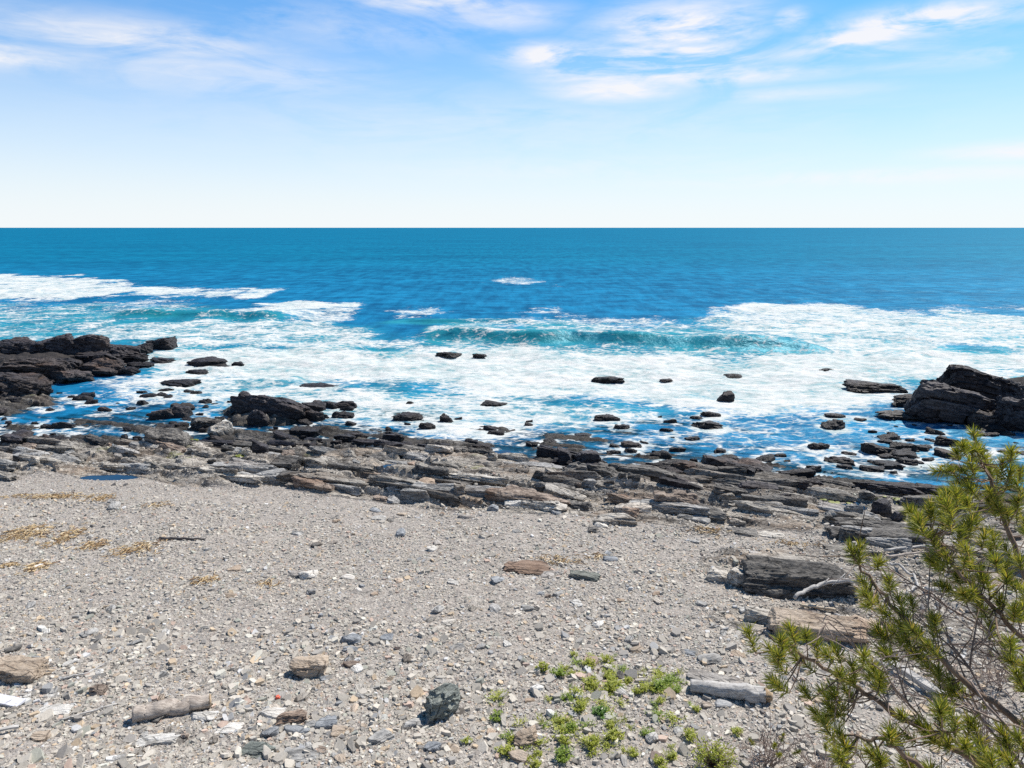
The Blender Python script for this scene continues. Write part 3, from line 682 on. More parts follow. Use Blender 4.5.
# boulders on the shore and slabs of the ledge that stand out
for (px, py, w, h, mat, lab, dd, rz) in [
    (162, 450, 42, 22, 'slate', 'dark layered boulder at the shore in front of the left inlet', .7, -15),
    (160, 420, 26, 13, 'brown', 'brown wet boulder in the shallows left of a black one', .8, 20),
    (177, 418, 24, 13, 'black', 'black wet boulder in the shallows right of a brown one', .8, -10),
    (203, 430, 30, 16, 'slate', 'dark boulder leaning behind the tilted striped block', .8, 10),
    (220, 438, 24, 18, 'ledge', 'tilted striped grey block at the waterline', .6, 40),
    (259, 457, 15, 19, 'black', 'black upright boulder on the ledge left of centre', .8, 10),
    (283, 471, 38, 18, 'slate', 'dark rounded boulder lying on the left ledge', .7, -10),
    (312, 470, 28, 14, 'ledge', 'grey rounded boulder right of the dark rounded one', .8, -20),
    (208, 481, 22, 15, 'ledge', 'grey fissured boulder at the beach edge of the left ledge', .8, 0),
    (423, 490, 22, 11, 'tan', 'cream boulder sitting on the ledge near centre', .8, 5),
    (513, 509, 17, 9, 'white', 'white rounded boulder where the ledge meets the shingle', .8, 0),
    (493, 512, 11, 8, 'blue', 'blue grey rounded stone beside the white boulder', .9, 0),
    (466, 519, 16, 5, 'pale', 'flat pale stone at the ledge foot below the cream boulder', .8, -5),
    (528, 508, 84, 17, 'rust', 'rust streaked bedrock slab at the ledge foot in the centre', .35, -17),
    (574, 482, 30, 20, 'slate', 'left block of the stacked dark blocks on the central ledge', .7, -12),
    (603, 482, 36, 20, 'slate', 'right block of the stacked dark blocks on the central ledge', .7, -15),
    (590, 465, 28, 15, 'black', 'angular black boulder perched above the stacked dark blocks', .7, 20),
    (565, 463, 16, 14, 'black', 'small black boulder left of the angular perched one', .7, 0),
    (655, 482, 90, 16, 'slate', 'long dark slab running right from the stacked blocks', .3, -19),
    (690, 470, 60, 9, 'ledge', 'long grey slab behind the long dark slab', .3, -19),
    (716, 484, 60, 14, 'slate', 'dark tilted slab above the blue cove edge', .3, -20),
    (692, 491, 30, 9, 'ledge', 'short grey block below the long dark slab', .5, -15),
    (634, 516, 36, 13, 'ledge', 'grey wedge slab left of the tan bedrock block', .6, -8),
    (678, 513, 44, 24, 'rust', 'tan and orange bedrock block at the ledge foot', .6, -12),
    (616, 526, 44, 12, 'ledge', 'long rounded grey slab lying on the shingle below the wedge slab', .45, -8),
    (593, 533, 13, 7, 'slate', 'small dark cube stone with a pale one behind it', .8, 0),
    (601, 528, 14, 6, 'white', 'pale stone behind the small dark cube stone', .8, 0),
    (776, 508, 62, 15, 'slate', 'long dark slab pointing at the small algae pool', .3, -24),
    (728, 500, 16, 9, 'ledge', 'small dark grey block at the left end of the pointing slab', .8, 0),
    (742, 500, 24, 7, 'ledge', 'grey block beside the pointing slab', .6, -15),
    (884, 513, 18, 14, 'black', 'black boulder right of the algae pool', .8, 15),
    (900, 521, 14, 11, 'black', 'black triangular rock below the black boulder by the pool', .8, 10),
    (882, 545, 94, 17, 'slate', 'big dark ribbed slab on the shingle left of the pine, front one', .28, -14),
    (886, 534, 88, 12, 'slate', 'big dark ribbed slab on the shingle left of the pine, rear one', .25, -14),
    (852, 553, 46, 7, 'ledge', 'low grey slab in front of the big ribbed slabs', .4, -8),
    (742, 536, 34, 8, 'slate', 'low dark rock half buried in the shingle', .6, -12),
    (772, 537, 30, 6, 'ledge', 'grey rock half buried right of the low dark one', .6, -12),
    (802, 527, 22, 5, 'ledge', 'flat grey slab on the shingle above the ribbed slabs', .8, -15),
    (805, 598, 106, 32, 'slate', 'large flat topped bedrock outcrop with dark layered face on the right shingle', .42, -10),
    (742, 586, 22, 17, 'ledge', 'squarish block split from the left of the flat topped outcrop', 1.0, -12),
    (722, 582, 26, 13, 'ledge', 'leftmost low block split from the flat topped outcrop', .9, -12),
    (775, 566, 60, 9, 'ledge', 'low slab rising behind the flat topped outcrop', .5, -12),
    (822, 640, 92, 24, 'tan', 'tan bedrock slab with grey layered face below the driftwood', .4, -11),
    (768, 625, 40, 16, 'ledge', 'grey cracked slab at the left end of the tan bedrock slab', .6, -11),
    (868, 632, 34, 14, 'tan', 'tan broken slab at the right end of the tan bedrock slab', .6, -30),
    (527, 572, 46, 8, 'rust', 'flat brown slab lying on the middle of the shingle', .55, -6),
    (585, 579, 30, 8, 'green', 'dark grey green slab right of the flat brown slab', .6, -20),
    (306, 580, 20, 10, 'white', 'lone white boulder on the middle of the shingle', .8, 10),
    (307, 676, 36, 18, 'tan', 'tan sandstone block on the shingle with squared edges', .7, 8),
    (440, 720, 44, 34, 'green', 'grey green angular boulder casting a dark shadow on the shingle', .75, 35),
    (154, 746, 50, 10, 'white', 'long cream white slab below the driftwood log', .4, 12),
    (200, 722, 26, 10, 'white', 'white slab touching the underside of the driftwood log', .6, 5),
    (224, 734, 30, 8, 'white', 'pale slab right under the log end', .6, 5),
    (182, 741, 10, 8, 'rust', 'small red brown stone at the end of the cream slab', .9, 0),
    (270, 720, 26, 10, 'white', 'pale flat stone left of the brown striped stone', .7, 0),
    (290, 724, 30, 14, 'rust', 'brown striped stone among grey slabs near the bottom', .6, 20),
    (295, 735, 26, 8, 'blue', 'blue grey slab below the brown striped stone', .6, 0),
    (322, 730, 26, 10, 'blue', 'blue grey slab right of the brown striped stone', .7, 15),
    (268, 738, 16, 9, 'blue', 'dark blue grey stone left of the slab pair', .8, 0),
    (338, 736, 18, 9, 'tan', 'yellow tan flat stone right of the blue grey slabs', .8, 20),
    (318, 755, 14, 7, 'rust', 'orange brown stone near the bottom edge', .8, 0),
    (300, 764, 40, 10, 'pale', 'broad pale slab at the bottom edge under the orange stone', .8, 5),
    (256, 758, 34, 12, 'green', 'grey green slab at the bottom edge left of the broad pale slab', .7, 0),
    (380, 744, 26, 12, 'pale', 'pale tilted slab left below the grey green boulder', .7, 30),
    (412, 728, 20, 8, 'pale', 'pale slab touching the grey green boulder', .7, 20),
    (432, 752, 18, 9, 'blue', 'dark blue grey stone below the grey green boulder', .8, 10),
    (8, 684, 50, 24, 'tan', 'pale tan boulder at the left photo edge above the white board', .9, 0),
    (95, 694, 16, 9, 'rust', 'brown stone with a pale base between the two sticks', .8, 0),
    (50, 715, 30, 6, 'white', 'flat whitish slab left of the long straight stick', .7, 10),
    (36, 740, 20, 5, 'tan', 'flat tan stone near the left bottom corner', .8, 5),
    (525, 745, 26, 13, 'tan', 'cream rounded stone at the edge of the weeds', .8, 20),
    (518, 760, 20, 9, 'tan', 'cream stone just below the cream rounded stone', .8, -20),
    (538, 692, 14, 7, 'white', 'pale stone at the upper left of the weed patch', .8, 30),
    (578, 700, 14, 8, 'white', 'cream stone inside the weed patch', .7, -30),
    (653, 742, 12, 8, 'white', 'pale square stone among the sparse weeds', .9, 20),
    (712, 664, 24, 8, 'pale', 'pale slab above the broken log', .7, 10),
    (727, 690, 70, 12, 'pale', 'long pale shelf stone running into the broken log', .35, -22),
    (727, 710, 22, 8, 'blue', 'dark grey slab under the left end of the broken log', .8, 0),
    (350, 642, 20, 8, 'blue', 'blue grey stone on the middle shingle, shadow on its left', .7, 0),
    (350, 666, 16, 5, 'rust', 'thin red brown stone right of the tan sandstone block', .7, 10),
    (228, 598, 12, 5, 'tan', 'small tan stone left of the lone white boulder', .8, 0),
    (233, 571, 14, 5, 'tan', 'tan flat stone above left of the lone white boulder', .8, 0),
    (548, 598, 6, 4, 'rust', 'tiny red stone below the flat brown slab', .9, 0),
    (360, 594, 20, 5, 'pale', 'pale flat stone left of centre on the shingle', .8, 0),
    (385, 640, 14, 5, 'blue', 'small blue grey slab on the left shingle', .8, 0),
    ]:
    big_ = w > 50
    kw_ = dict(k=2.4, cuts=12, n=30) if lab.startswith('grey green angular') else {}
    p_tilt = 12 if mat in ('white', 'pale') else 30
    kk = dict(n=34 if w > 60 else (24 if w > 30 else 12), strata=.16 if w > 24 else .09, tilt=p_tilt, k=10 if w > 40 else 7, cuts=5 if w > 40 else 9, rough=.07)
    kk.update(kw_)
    rock_px(px, py, w, h, mat, lab, dd, rz=R(rz), emb=.30 if py < 540 else .22, seed=int(px * 13 + py), name='rock' if py < 540 or w > 60 else 'stone', **kk)

# unnamed slabs of the ledge
rng = random.Random(4)
def scatter(n, sampler, maker):
    k = 0
    for _ in range(n * 20):
        if k >= n: break
        s_ = sampler()
        if s_ is not None: maker(*s_, k); k += 1

def ledge_spot():
    x = rng.uniform(-23, 17); s = rng.uniform(-8.6, -.2); y = float(shore(x)) + s
    if abs(x) > y * .8 + 1 or any(abs(x - p[0]) < p[3] + .7 and -1.0 < y - p[1] < .5 for p in POOLW): return None
    if float(lookup(LG, np.array([x]), np.array([y]))[0]) < .6: return None
    return x, y, s
def ledge_rock(x, y, s, k):
    L = rng.choice([.35, .5, .5, .8, 1.2, 1.8, 2.4, 3.4]) * rng.uniform(.8, 1.2); Wd = L * rng.uniform(.5, .8) if L < 1 else rng.uniform(.28, .62); Hh = rng.uniform(.17, .38) + .06 * Wd
    wetz = s > (-1.7 if x < 1.5 else -2.6)
    mat = rng.choice(['black', 'black', 'slate']) if wetz else rng.choice(['slate', 'slate', 'ledge', 'black']) if (x > 1.5 and s > -5.2) else rng.choice(['ledge', 'ledge', 'ledge', 'pale', 'pale', 'slate', 'rust'])
    size = 'long' if L > 1.1 else 'short'
    where = 'at the water edge of the ledge' if wetz else ('in the dry left ledge' if x < -3 else 'in the dry central and right ledge')
    col = {'black': 'black', 'slate': 'dark grey', 'ledge': 'grey', 'pale': 'pale grey', 'rust': 'tan brown'}[mat]
    put_rock(x, y, L, Wd, Hh, mat, f'{size} {col} slab of layered rock {where}', f'{size} {col} slabs {where}', STRIKE + R(rng.uniform(-11, 11)), 500 + k, 14 if L < 1.1 else 28, 'layered_rock', .14, ry=R(rng.uniform(-4, 4)), rx=R(rng.uniform(-16, 26)), rough=.055, strata=.19, tilt=rng.uniform(15, 50), k=10, cuts=5)
scatter(290, ledge_spot, ledge_rock)

def shal_spot():
    t = rng.random()
    if t < .5: px, py = rng.uniform(-20, 350), 447 - 55 * rng.random() ** 1.4
    elif t < .72: px, py = rng.uniform(870, 1040), rng.uniform(425, 470)
    elif t < .88: px, py = rng.uniform(350, 700), 458 - 42 * rng.random() ** 1.6
    else: px, py = rng.uniform(640, 900), rng.uniform(452, 480)
    p = at_z(px, py, 0)
    return px, p[0], p[1]
def shal_rock(px, x, y, k):
    L = rng.uniform(.22, .9) if rng.random() < .85 else rng.uniform(1, 1.7)
    where = 'of the left inlet' if px < 350 else ('beside the right headland' if px > 860 else 'in front of the central ledge')
    mat = rng.choice(['black', 'black', 'brown']); col = 'brown black' if mat == 'brown' else 'black'
    size = 'larger' if L > 1 else 'small'; COLLARS.append((x, y, L * .6, .55))
    put_rock(x, y, L, L * rng.uniform(.5, .8), L * rng.uniform(.2, .38) + .09, mat, f'{size} {col} wet rock in the shallows {where}', f'{size} {col} rocks in the shallows {where}', R(rng.uniform(-40, 10)), 900 + k, 12, 'rock', .3, z=.05 + max(-.10, min(.15, float(lookup(HG, np.array([x]), np.array([y]))[0]))), strata=.18, tilt=rng.uniform(10, 45), k=7, cuts=8)
scatter(250, shal_spot, shal_rock)

# white water round the rocks that break the surface
cx_, cy2_, cf_ = SEA_XYF; sel = np.where((cy2_ > 24) & (cy2_ < 75))[0]; ax_, ay_ = cx_[sel], cy2_[sel]; fo = cf_[sel]
nz = fbm(ax_ * .9, ay_ * .9, 3, 3, 23)
for (rx_, ry_, rr_, kf) in COLLARS:
    d = np.hypot(ax_ - rx_, (ay_ - ry_ + rr_ * .25) * .9)
    fo = np.maximum(fo, kf * sstep(rr_ * .75 + 1.0, rr_ * .5 + .1, d) * (.45 + 1.0 * nz))
cf_[sel] = np.minimum(fo, 1); attr(sea, 'foam', cf_)

# cobbles on the right shore behind the pine
def cob_spot():
    px, py = rng.uniform(890, 1040), rng.uniform(462, 560)
    p = ground(px, py); return px, p[0], p[1]
def cob(px, x, y, k):
    L = rng.uniform(.25, .7); mat = rng.choice(['ledge', 'pale', 'slate', 'pale']); col = {'ledge': 'grey', 'pale': 'pale grey', 'slate': 'dark'}[mat]
    put_rock(x, y, L, L * rng.uniform(.5, .8), L * rng.uniform(.25, .4), mat, f'{col} cobble on the right shore behind the pine', f'{col} cobbles behind the pine', R(rng.uniform(-40, 40)), 1300 + k, 8, 'cobble', .25, strata=.06)
scatter(70, cob_spot, cob)

# stones one can pick out on the shingle
def st_spot():
    px, py = rng.uniform(0, 760), 500 + 265 * rng.random() ** .75
    p = ground(px, py); return px, py, p
def st(px, py, p, k):
    w = rng.uniform(7, 16); sc = p[1] / FPX * 1.1; L = w * sc
    mat = rng.choice(['pale', 'pale', 'pale', 'ledge', 'ledge', 'blue', 'white', 'tan', 'slate']); col = {'pale': 'pale grey', 'slate': 'dark', 'ledge': 'grey', 'blue': 'blue grey', 'white': 'whitish', 'tan': 'tan', 'green': 'grey green'}[mat]
    where = 'nearest stretch' if py > 650 else ('middle stretch' if py > 570 else 'upper stretch by the ledge')
    put_rock(p[0], p[1], L, L * rng.uniform(.5, .85), L * rng.uniform(.16, .3), mat, f'{col} flat stone on the shingle, {where} of the beach', f'{col} stones on the {where} of the beach', R(rng.uniform(0, 180)), 2000 + k, 6, 'stone', .15, rx=R(rng.uniform(-10, 10)), ry=R(rng.uniform(-10, 10)), strata=.03, cuts=8)
scatter(200, st_spot, st)

# ------------------------------------------------------------------ shingle: the loose stones nobody could count
def build_shingle():
    r = np.random.RandomState(5)
    parts = []
    def sample(n, y0, y1, l0, l1, pw):
        # even over the picture's footprint of ground: denser near the viewer's end of the beach where stones are seen apart
        y = y0 + (y1 - y0) * r.rand(n) ** pw; x = (r.rand(n) * 2 - 1) * (y * .80 + 1.5)
        L = l0 * (l1 / l0) ** (r.rand(n) ** 1.8)
        return np.c_[x, y, L]
    P = np.concatenate([sample(52000, 7.8, 15, .025, .06, 1.1), sample(42000, 7.8, 19, .05, .11, 1.1), sample(36000, 14, 26, .05, .10, .9), sample(21000, 8.5, 21, .08, .18, 1.0), sample(2600, 7.8, 13, .14, .32, 1.2), sample(2500, 15, 26, .1, .26, 1)])
    led = lookup(LG, P[:, 0], P[:, 1]); s = P[:, 1] - shore(P[:, 0])
    bare = fbm(P[:, 0] * .55 + 3, P[:, 1] * .8, 0, 3, 77)
    # bare earth at the near left, fewer stones by the weeds and on the bedrock
    nearleft = sstep(-21, -23.0, s) * sstep(1.5, -2, P[:, 0]) * .55
    pr = np.clip(1.15 - sstep(.50, .62, bare) * .7 - nearleft, .05, 1) * np.where(led > .5, .30 + .7 * sstep(.42, .54, fbm(P[:, 0] * .8 + 7, P[:, 1] * 1.3, 2, 3, 79)), 1) * (s < -1.8)
    clus = sstep(.44, .60, fbm(P[:, 0] * .9 + 40, P[:, 1] * 1.1, 0, 3, 78))
    pr = pr * np.where(P[:, 2] > .09, .42 + .58 * clus, 1)
    keep = r.rand(len(P)) < pr
    P = P[keep]; n = len(P)
    z = lookup(HG, P[:, 0], P[:, 1])
    K = 6
    a = np.linspace(0, 2 * math.pi, K, endpoint=False)[None] + r.rand(n, 1) * 6.283 + r.normal(0, .22, (n, K))
    L = P[:, 2:3]; asp = r.uniform(.45, .9, (n, 1)); rad = L * .5 * r.uniform(.72, 1.12, (n, K))
    lx = np.cos(a) * rad; ly = np.sin(a) * rad * asp
    th = L * r.uniform(.08, .30, (n, 1))
    yaw = r.rand(n, 1) * 6.283; cy_, sy_ = np.cos(yaw), np.sin(yaw)
    tx, ty = r.normal(0, .22, (n, 1)), r.normal(.10, .30, (n, 1))
    V = np.zeros((n, 2 * K, 3))
    for lvl in (0, 1):
        sx_ = lx * (1 if lvl == 0 else r.uniform(.72, .92, (n, 1))); sy2 = ly * (1 if lvl == 0 else r.uniform(.72, .92, (n, 1)))
        gx = sx_ * cy_ - sy2 * sy_; gy = sx_ * sy_ + sy2 * cy_
        gz = (-th * .5 if lvl == 0 else th * (.8 + .25 * r.rand(n, K))) + gx * tx + gy * ty
        V[:, lvl * K:(lvl + 1) * K, 0] = gx + P[:, 0:1]; V[:, lvl * K:(lvl + 1) * K, 1] = gy + P[:, 1:2]; V[:, lvl * K:(lvl + 1) * K, 2] = gz + z[:, None]
    base = np.arange(n)[:, None] * 2 * K
    k = np.arange(K)
    sides = np.stack([base + k, base + (k + 1) % K, base + K + (k + 1) % K, base + K + k], -1).reshape(-1, 4)
    top = (base + K + k).reshape(-1, K)
    o = mesh_obj('shingle', V.reshape(-1, 3), [sides, top], M['shingle'])
    pal = np.array([(.34, .325, .30), (.40, .38, .35), (.27, .26, .25), (.47, .445, .405), (.16, .155, .155), (.25, .26, .275), (.44, .36, .27), (.42, .33, .285), (.62, .59, .545), (.30, .31, .28)])
    w = np.array([.26, .25, .10, .16, .02, .04, .05, .04, .05, .03]); w /= w.sum()
    c = np.minimum(pal[r.choice(len(pal), n, p=w)] * r.uniform(.92, 1.32, (n, 1)) * np.array([1.02, 1.0, .965]), .60)
    cattr(o, 'col', np.repeat(c, 2 * K, 0))
    tag(o, 'loose grey shingle covering the beach', 'shingle', kind='stuff')
m, g = material('shingle_stone')
ca = g('ShaderNodeAttribute', dict(attribute_name='col')).outputs['Color']
pos = g('ShaderNodeNewGeometry').outputs['Position']
nn = g.noise(pos, 40, 5, .65)
c = g.mix(1.0, ca, g.mix(nn, (.62, .62, .62), (1.35, 1.33, 1.30)), 'MULTIPLY')
out(g, g('ShaderNodeBsdfPrincipled', None, Base_Color=c, Roughness=.88, Normal=g.bump(nn, .4, .01)))
M['shingle'] = m
build_shingle()

# ------------------------------------------------------------------ driftwood
def wood(name, a, b, stre=(1, 14, 14), rough=.85):
    m, g = material(name); tc = g('ShaderNodeTexCoord').outputs['Object']
    n = g.noise(g.mapping(tc, scale=stre), 3.0, 8, .65); n2 = g.noise(tc, 6, 5, .6)
    c = g.mix(g.rng(g.math('ADD', g.math('MULTIPLY', n, .7), g.math('MULTIPLY', n2, .3)), .35, .65), a, b)
    out(g, g('ShaderNodeBsdfPrincipled', None, Base_Color=c, Roughness=rough, Normal=g.bump(n, .6, .02))); return m
M['drift'] = wood('weathered_driftwood', (.24, .20, .17), (.52, .46, .40))
M['silver'] = wood('silver_driftwood', (.26, .25, .24), (.58, .56, .53))
M['darkwood'] = wood('dark_wet_wood', (.05, .045, .045), (.16, .14, .13))
M['lumber'] = wood('pale_lumber', (.42, .34, .25), (.66, .57, .45))
M['cut'] = wood('broken_wood_end', (.26, .19, .12), (.46, .35, .23), (1, 4, 4))

def tube(pts, rad, K=8, seed=0, jitter=.08, cap=True):
    """tapered tube along a polyline; returns verts, faces"""
    pts = np.asarray(pts, float); rad = np.asarray(rad, float); n = len(pts)
    T = np.gradient(pts, axis=0); T /= np.linalg.norm(T, axis=1)[:, None] + 1e-9
    up = np.array([0, 0, 1.0]); A = np.cross(T, up); bad = np.linalg.norm(A, axis=1) < .1
    A[bad] = np.cross(T[bad], [1.0, 0, 0]); A /= np.linalg.norm(A, axis=1)[:, None]
    B = np.cross(A, T); th = np.linspace(0, 2 * math.pi, K, endpoint=False)
    rs = np.random.RandomState(seed); rr = rad[:, None] * (1 + rs.uniform(-jitter, jitter, (n, K)))
    V = pts[:, None] + rr[..., None] * (np.cos(th)[None, :, None] * A[:, None] + np.sin(th)[None, :, None] * B[:, None])
    V = V.reshape(-1, 3); i = np.arange(n - 1)[:, None] * K; k = np.arange(K)
    Fq = np.stack([i + k, i + (k + 1) % K, i + K + (k + 1) % K, i + K + k], -1).reshape(-1, 4)
    Ft = np.zeros((0, 3), int)
    if cap:
        V = np.r_[V, pts[:1], pts[-1:]]; c0 = n * K
        Ft = np.r_[np.stack([np.full(K, c0), (k + 1) % K, k], -1), np.stack([np.full(K, c0 + 1), (n - 1) * K + k, (n - 1) * K + (k + 1) % K], -1)]
    return V, Fq, Ft

class Build:
    def __init__(s): s.v = []; s.q = []; s.t = []; s.n = 0
    def add(s, V, Fq=None, Ft=None):
        s.v.append(V)
        if Fq is not None and len(Fq): s.q.append(np.asarray(Fq) + s.n)
        if Ft is not None and len(Ft): s.t.append(np.asarray(Ft) + s.n)
        s.n += len(V)
    def obj(s, name, mat, parent=None, smooth=True, origin=None):
        V = np.concatenate(s.v)
        if origin is not None: V = V - np.asarray(origin)
        return mesh_obj(name, V, [np.concatenate(x) for x in (s.q, s.t) if x], mat, parent, smooth)

def stick(pixels, r0, r1, mat, label, name='driftwood_stick', K=8, lift=.02, seed=1, branches=(), cat='driftwood', bow=0.0, extra=None):
    """a piece of wood lying on the ground through the surveyed points"""
    P = np.array([ground(a, b) for a, b in pixels]); t = np.linspace(0, len(P) - 1, max(10, 6 * len(P)))
    Q = np.stack([np.interp(t, range(len(P)), P[:, i]) for i in range(3)], -1)
    h = lookup(HG, Q[:, 0], Q[:, 1])
    if len(pixels) == 2:
        ln = np.linspace(0, 1, len(Q)); Q[:, 2] = np.maximum(np.interp(ln, [0, 1], [h[0], h[-1]]), 0) + (np.max(h - np.interp(ln, [0, 1], [h[0], h[-1]]))) * .6
    else: Q[:, 2] = h
    rs = np.random.RandomState(seed)
    Q[1:-1] += rs.normal(0, r0 * .18, Q[1:-1].shape)
    rad = np.linspace(r0, r1, len(Q)); Q[:, 2] += rad * .8 + lift
    B = Build(); B = Build()
    if r0 > .1:                                            # a real log: grain furrows, knots and a flattened side
        tq = np.linspace(0, len(Q) - 1, 48); Qf = np.stack([np.interp(tq, range(len(Q)), Q[:, i]) for i in range(3)], -1); rf = np.interp(tq, range(len(Q)), rad); KK = 26
        V, fq, ft = tube(Qf, rf, KK, seed, .03); th = np.tile(np.arange(KK) / KK * 2 * math.pi, 48); tt = np.repeat(np.linspace(0, 1, 48), KK)
        gr = fbm(np.cos(th) * 4 + 9, np.sin(th) * 4, tt * 2.5, 3, seed) - .5; kn = fbm(np.cos(th) * 1.2, np.sin(th) * 1.2, tt * 5 + seed, 2, seed + 4) - .5
        cen = np.repeat(Qf, KK, 0); V[:len(th)] = cen + (V[:len(th)] - cen) * (1 + .38 * gr + .42 * kn)[:, None]; B.add(V, fq, ft)
    else: B.add(*tube(Q, rad, K, seed, .10))
    for (i0, pix, ra) in branches:
        bp = np.array([ground(a, b) for a, b in pix]); bp[:, 2] = lookup(HG, bp[:, 0], bp[:, 1]) + lift + ra + np.linspace(.1, .02, len(bp))
        bp = np.r_[Q[int(i0 * (len(Q) - 1))][None], bp]
        B.add(*tube(bp, np.linspace(ra, ra * .4, len(bp)), 6, seed + 1))
    o = Q[0].copy()
    ob = B.obj(name, mat, None, True, o); ob.location = o
    tag(ob, label, cat); return ob, Q, rad

o, Q, rad = stick([(134, 722), (210, 706)], .125, .115, M['drift'], 'thick weathered grey brown driftwood log lying on the shingle at left', 'driftwood_log', 14, .0, 3)
V, fq, ft = tube(np.array([Q[-1], Q[-1] + (Q[-1] - Q[0]) / np.linalg.norm(Q[-1] - Q[0]) * .03]), [.118, .09], 14, 5)
e = mesh_obj('broken_end', V - Q[0], [fq, ft], M['cut'], o, True); e['label'] = 'tan broken end of the log'
o, Q, rad = stick([(690, 690), (765, 702)], .12, .14, M['silver'], 'pale silver driftwood log with a tan broken end below the pine', 'driftwood_log', 12, .0, 7)
B = Build(); V, fq, ft = tube(np.array([Q[-1] + (Q[-1] - Q[0]) * t for t in (-.02, .02, .05, .09)]), [.125, .125, .10, .05], 13, 5, .5); B.add(V, fq, ft)
e = B.obj('broken_end', M['cut'], o, True, Q[0]); e['label'] = 'ragged tan broken end of the log'
stick([(62, 681), (88, 675), (112, 660)], .022, .012, M['silver'], 'crooked grey stick on the left shingle above the straight one', seed=2)
stick([(60, 722), (117, 705)], .018, .016, M['silver'], 'long straight pale stick on the left shingle', seed=3)
stick([(160, 541), (206, 543)], .045, .02, M['darkwood'], 'dark wet stick on the upper left shingle', seed=4)
stick([(793, 612), (806, 607), (822, 603), (846, 603), (864, 606)], .04, .05, M['silver'], 'curved silver driftwood branch lying along the flat topped outcrop', seed=5, lift=.44,
      branches=[(.5, [(826, 602), (818, 606)], .02), (.7, [(842, 600), (830, 606)], .02)])
stick([(800, 606), (835, 611)], .035, .035, M['lumber'], 'short pale squared lumber piece below the curved driftwood', 'lumber', 4, .03, seed=6)
stick([(884, 556), (940, 551)], .04, .045, M['silver'], 'straight grey pole lying below the ribbed slabs', 'driftwood_pole', 8, .08, seed=8)
stick([(886, 561), (935, 557)], .035, .03, M['drift'], 'second thin pole lying close in front of the straight grey pole', 'driftwood_pole', 8, .05, seed=9)
stick([(905, 601), (918, 590), (912, 576), (890, 565)], .02, .035, M['silver'], 'hooked pale driftwood branch behind the pine twigs', seed=10, lift=.08)
stick([(924, 596), (956, 598)], .05, .045, M['silver'], 'short pale driftwood log behind the pine twigs', 'driftwood_log', 9, .05, seed=11)
stick([(834, 621), (866, 634)], .03, .02, M['silver'], 'thin grey stick on top of the tan bedrock slab', seed=12, lift=.16)
stick([(756, 636), (780, 622)], .02, .012, M['drift'], 'thin leaning stick by the grey cracked slab', seed=13, lift=.05)

def board(pa, pb, w, th, mat, label, name='board', lift=.06):
    a, b = ground(*pa), ground(*pb); c = (a + b) / 2; L = float(np.hypot(*(b - a)[:2])); ang = math.atan2(b[1] - a[1], b[0] - a[0])
    P, Fq = cube_pts(6); q = P * np.array([L / 2, w / 2, th / 2]); q = q + .006 * np.sin(q[:, [1, 2, 0]] * 19)
    o = mesh_obj(name, q, [Fq], mat); ha, hb = lookup(HG, np.array([a[0], b[0]]), np.array([a[1], b[1]]))
    o.location = (c[0], c[1], max(ha, hb, (ha + hb) / 2) + th / 2 + lift); o.rotation_euler = (R(8), math.atan2(ha - hb, L), ang); return tag(o, label, 'board')
board((890, 668), (942, 703), .13, .10, M['silver'], 'long weathered grey timber beam seen through the pine twigs', 'timber_beam', .05)
m, g = material('white_paint'); tc = g('ShaderNodeTexCoord').outputs['Object']
out(g, g('ShaderNodeBsdfPrincipled', None, Base_Color=g.mix(g.rng(g.noise(tc, 12, 6, .6), .6, .7), (.72, .72, .76), (.34, .33, .36)), Roughness=.6)); M['paint'] = m
board((-12, 700), (22, 706), .17, .035, M['paint'], 'white painted board end at the left photo edge', 'board', .03)
board((-10, 736), (20, 730), .05, .03, M['silver'], 'thin grey slat at the left photo edge below the white board', 'board', .02)

# scraps of plastic
m, g = material('red_plastic'); out(g, g('ShaderNodeBsdfPrincipled', None, Base_Color=(.62, .10, .05), Roughness=.5)); M['red'] = m
p = ground(278, 699); put_rock(p[0], p[1], .09, .08, .09, 'red', 'small orange red plastic scrap on the shingle', None, R(20), 7, 6, 'plastic_scrap', .1, strata=.0, rough=.05, cat='litter')
# dried seaweed
m, g = material('dry_seaweed'); oi = g('ShaderNodeNewGeometry').outputs['Random Per Island']
out(g, g('ShaderNodeBsdfPrincipled', None, Base_Color=g.ramp(oi, [(0, (.18, .10, .05)), (.35, (.42, .29, .15)), (.7, (.60, .46, .26)), (1, (.68, .56, .38))]), Roughness=.9)); M['wrack'] = m
def wrack(px, py, w, h, n, label, seed):
    c = ground(px, py); e = ground(px + w / 2, py); f = ground(px, py + h / 2)
    rx, ry = abs(e[0] - c[0]), abs(f[1] - c[1]); r = np.random.RandomState(seed); B = Build()
    for i in range(int(n * .75)):
        x, y = c[0] + r.normal() * rx * .5, c[1] + r.normal() * ry * .68
        a = r.uniform(0, 6.283) if r.rand() < .5 else r.normal(0, .4); L = r.uniform(.06, .26)
        t = np.linspace(-.5, .5, 4); cx = x + np.cos(a) * t * L; cy = y + np.sin(a) * t * L + .03 * np.sin(t * 6 + a)
        cz = np.full(4, float(lookup(HG, np.array([x]), np.array([y]))[0])) + .02 + r.rand(4) * .05
        B.add(*tube(np.stack([cx, cy, cz], -1), [.006, .012, .012, .005], 4, i, .2, False))
    o = B.obj('dried_seaweed', M['wrack'], None, False, c); o.location = c; tag(o, label, 'seaweed')
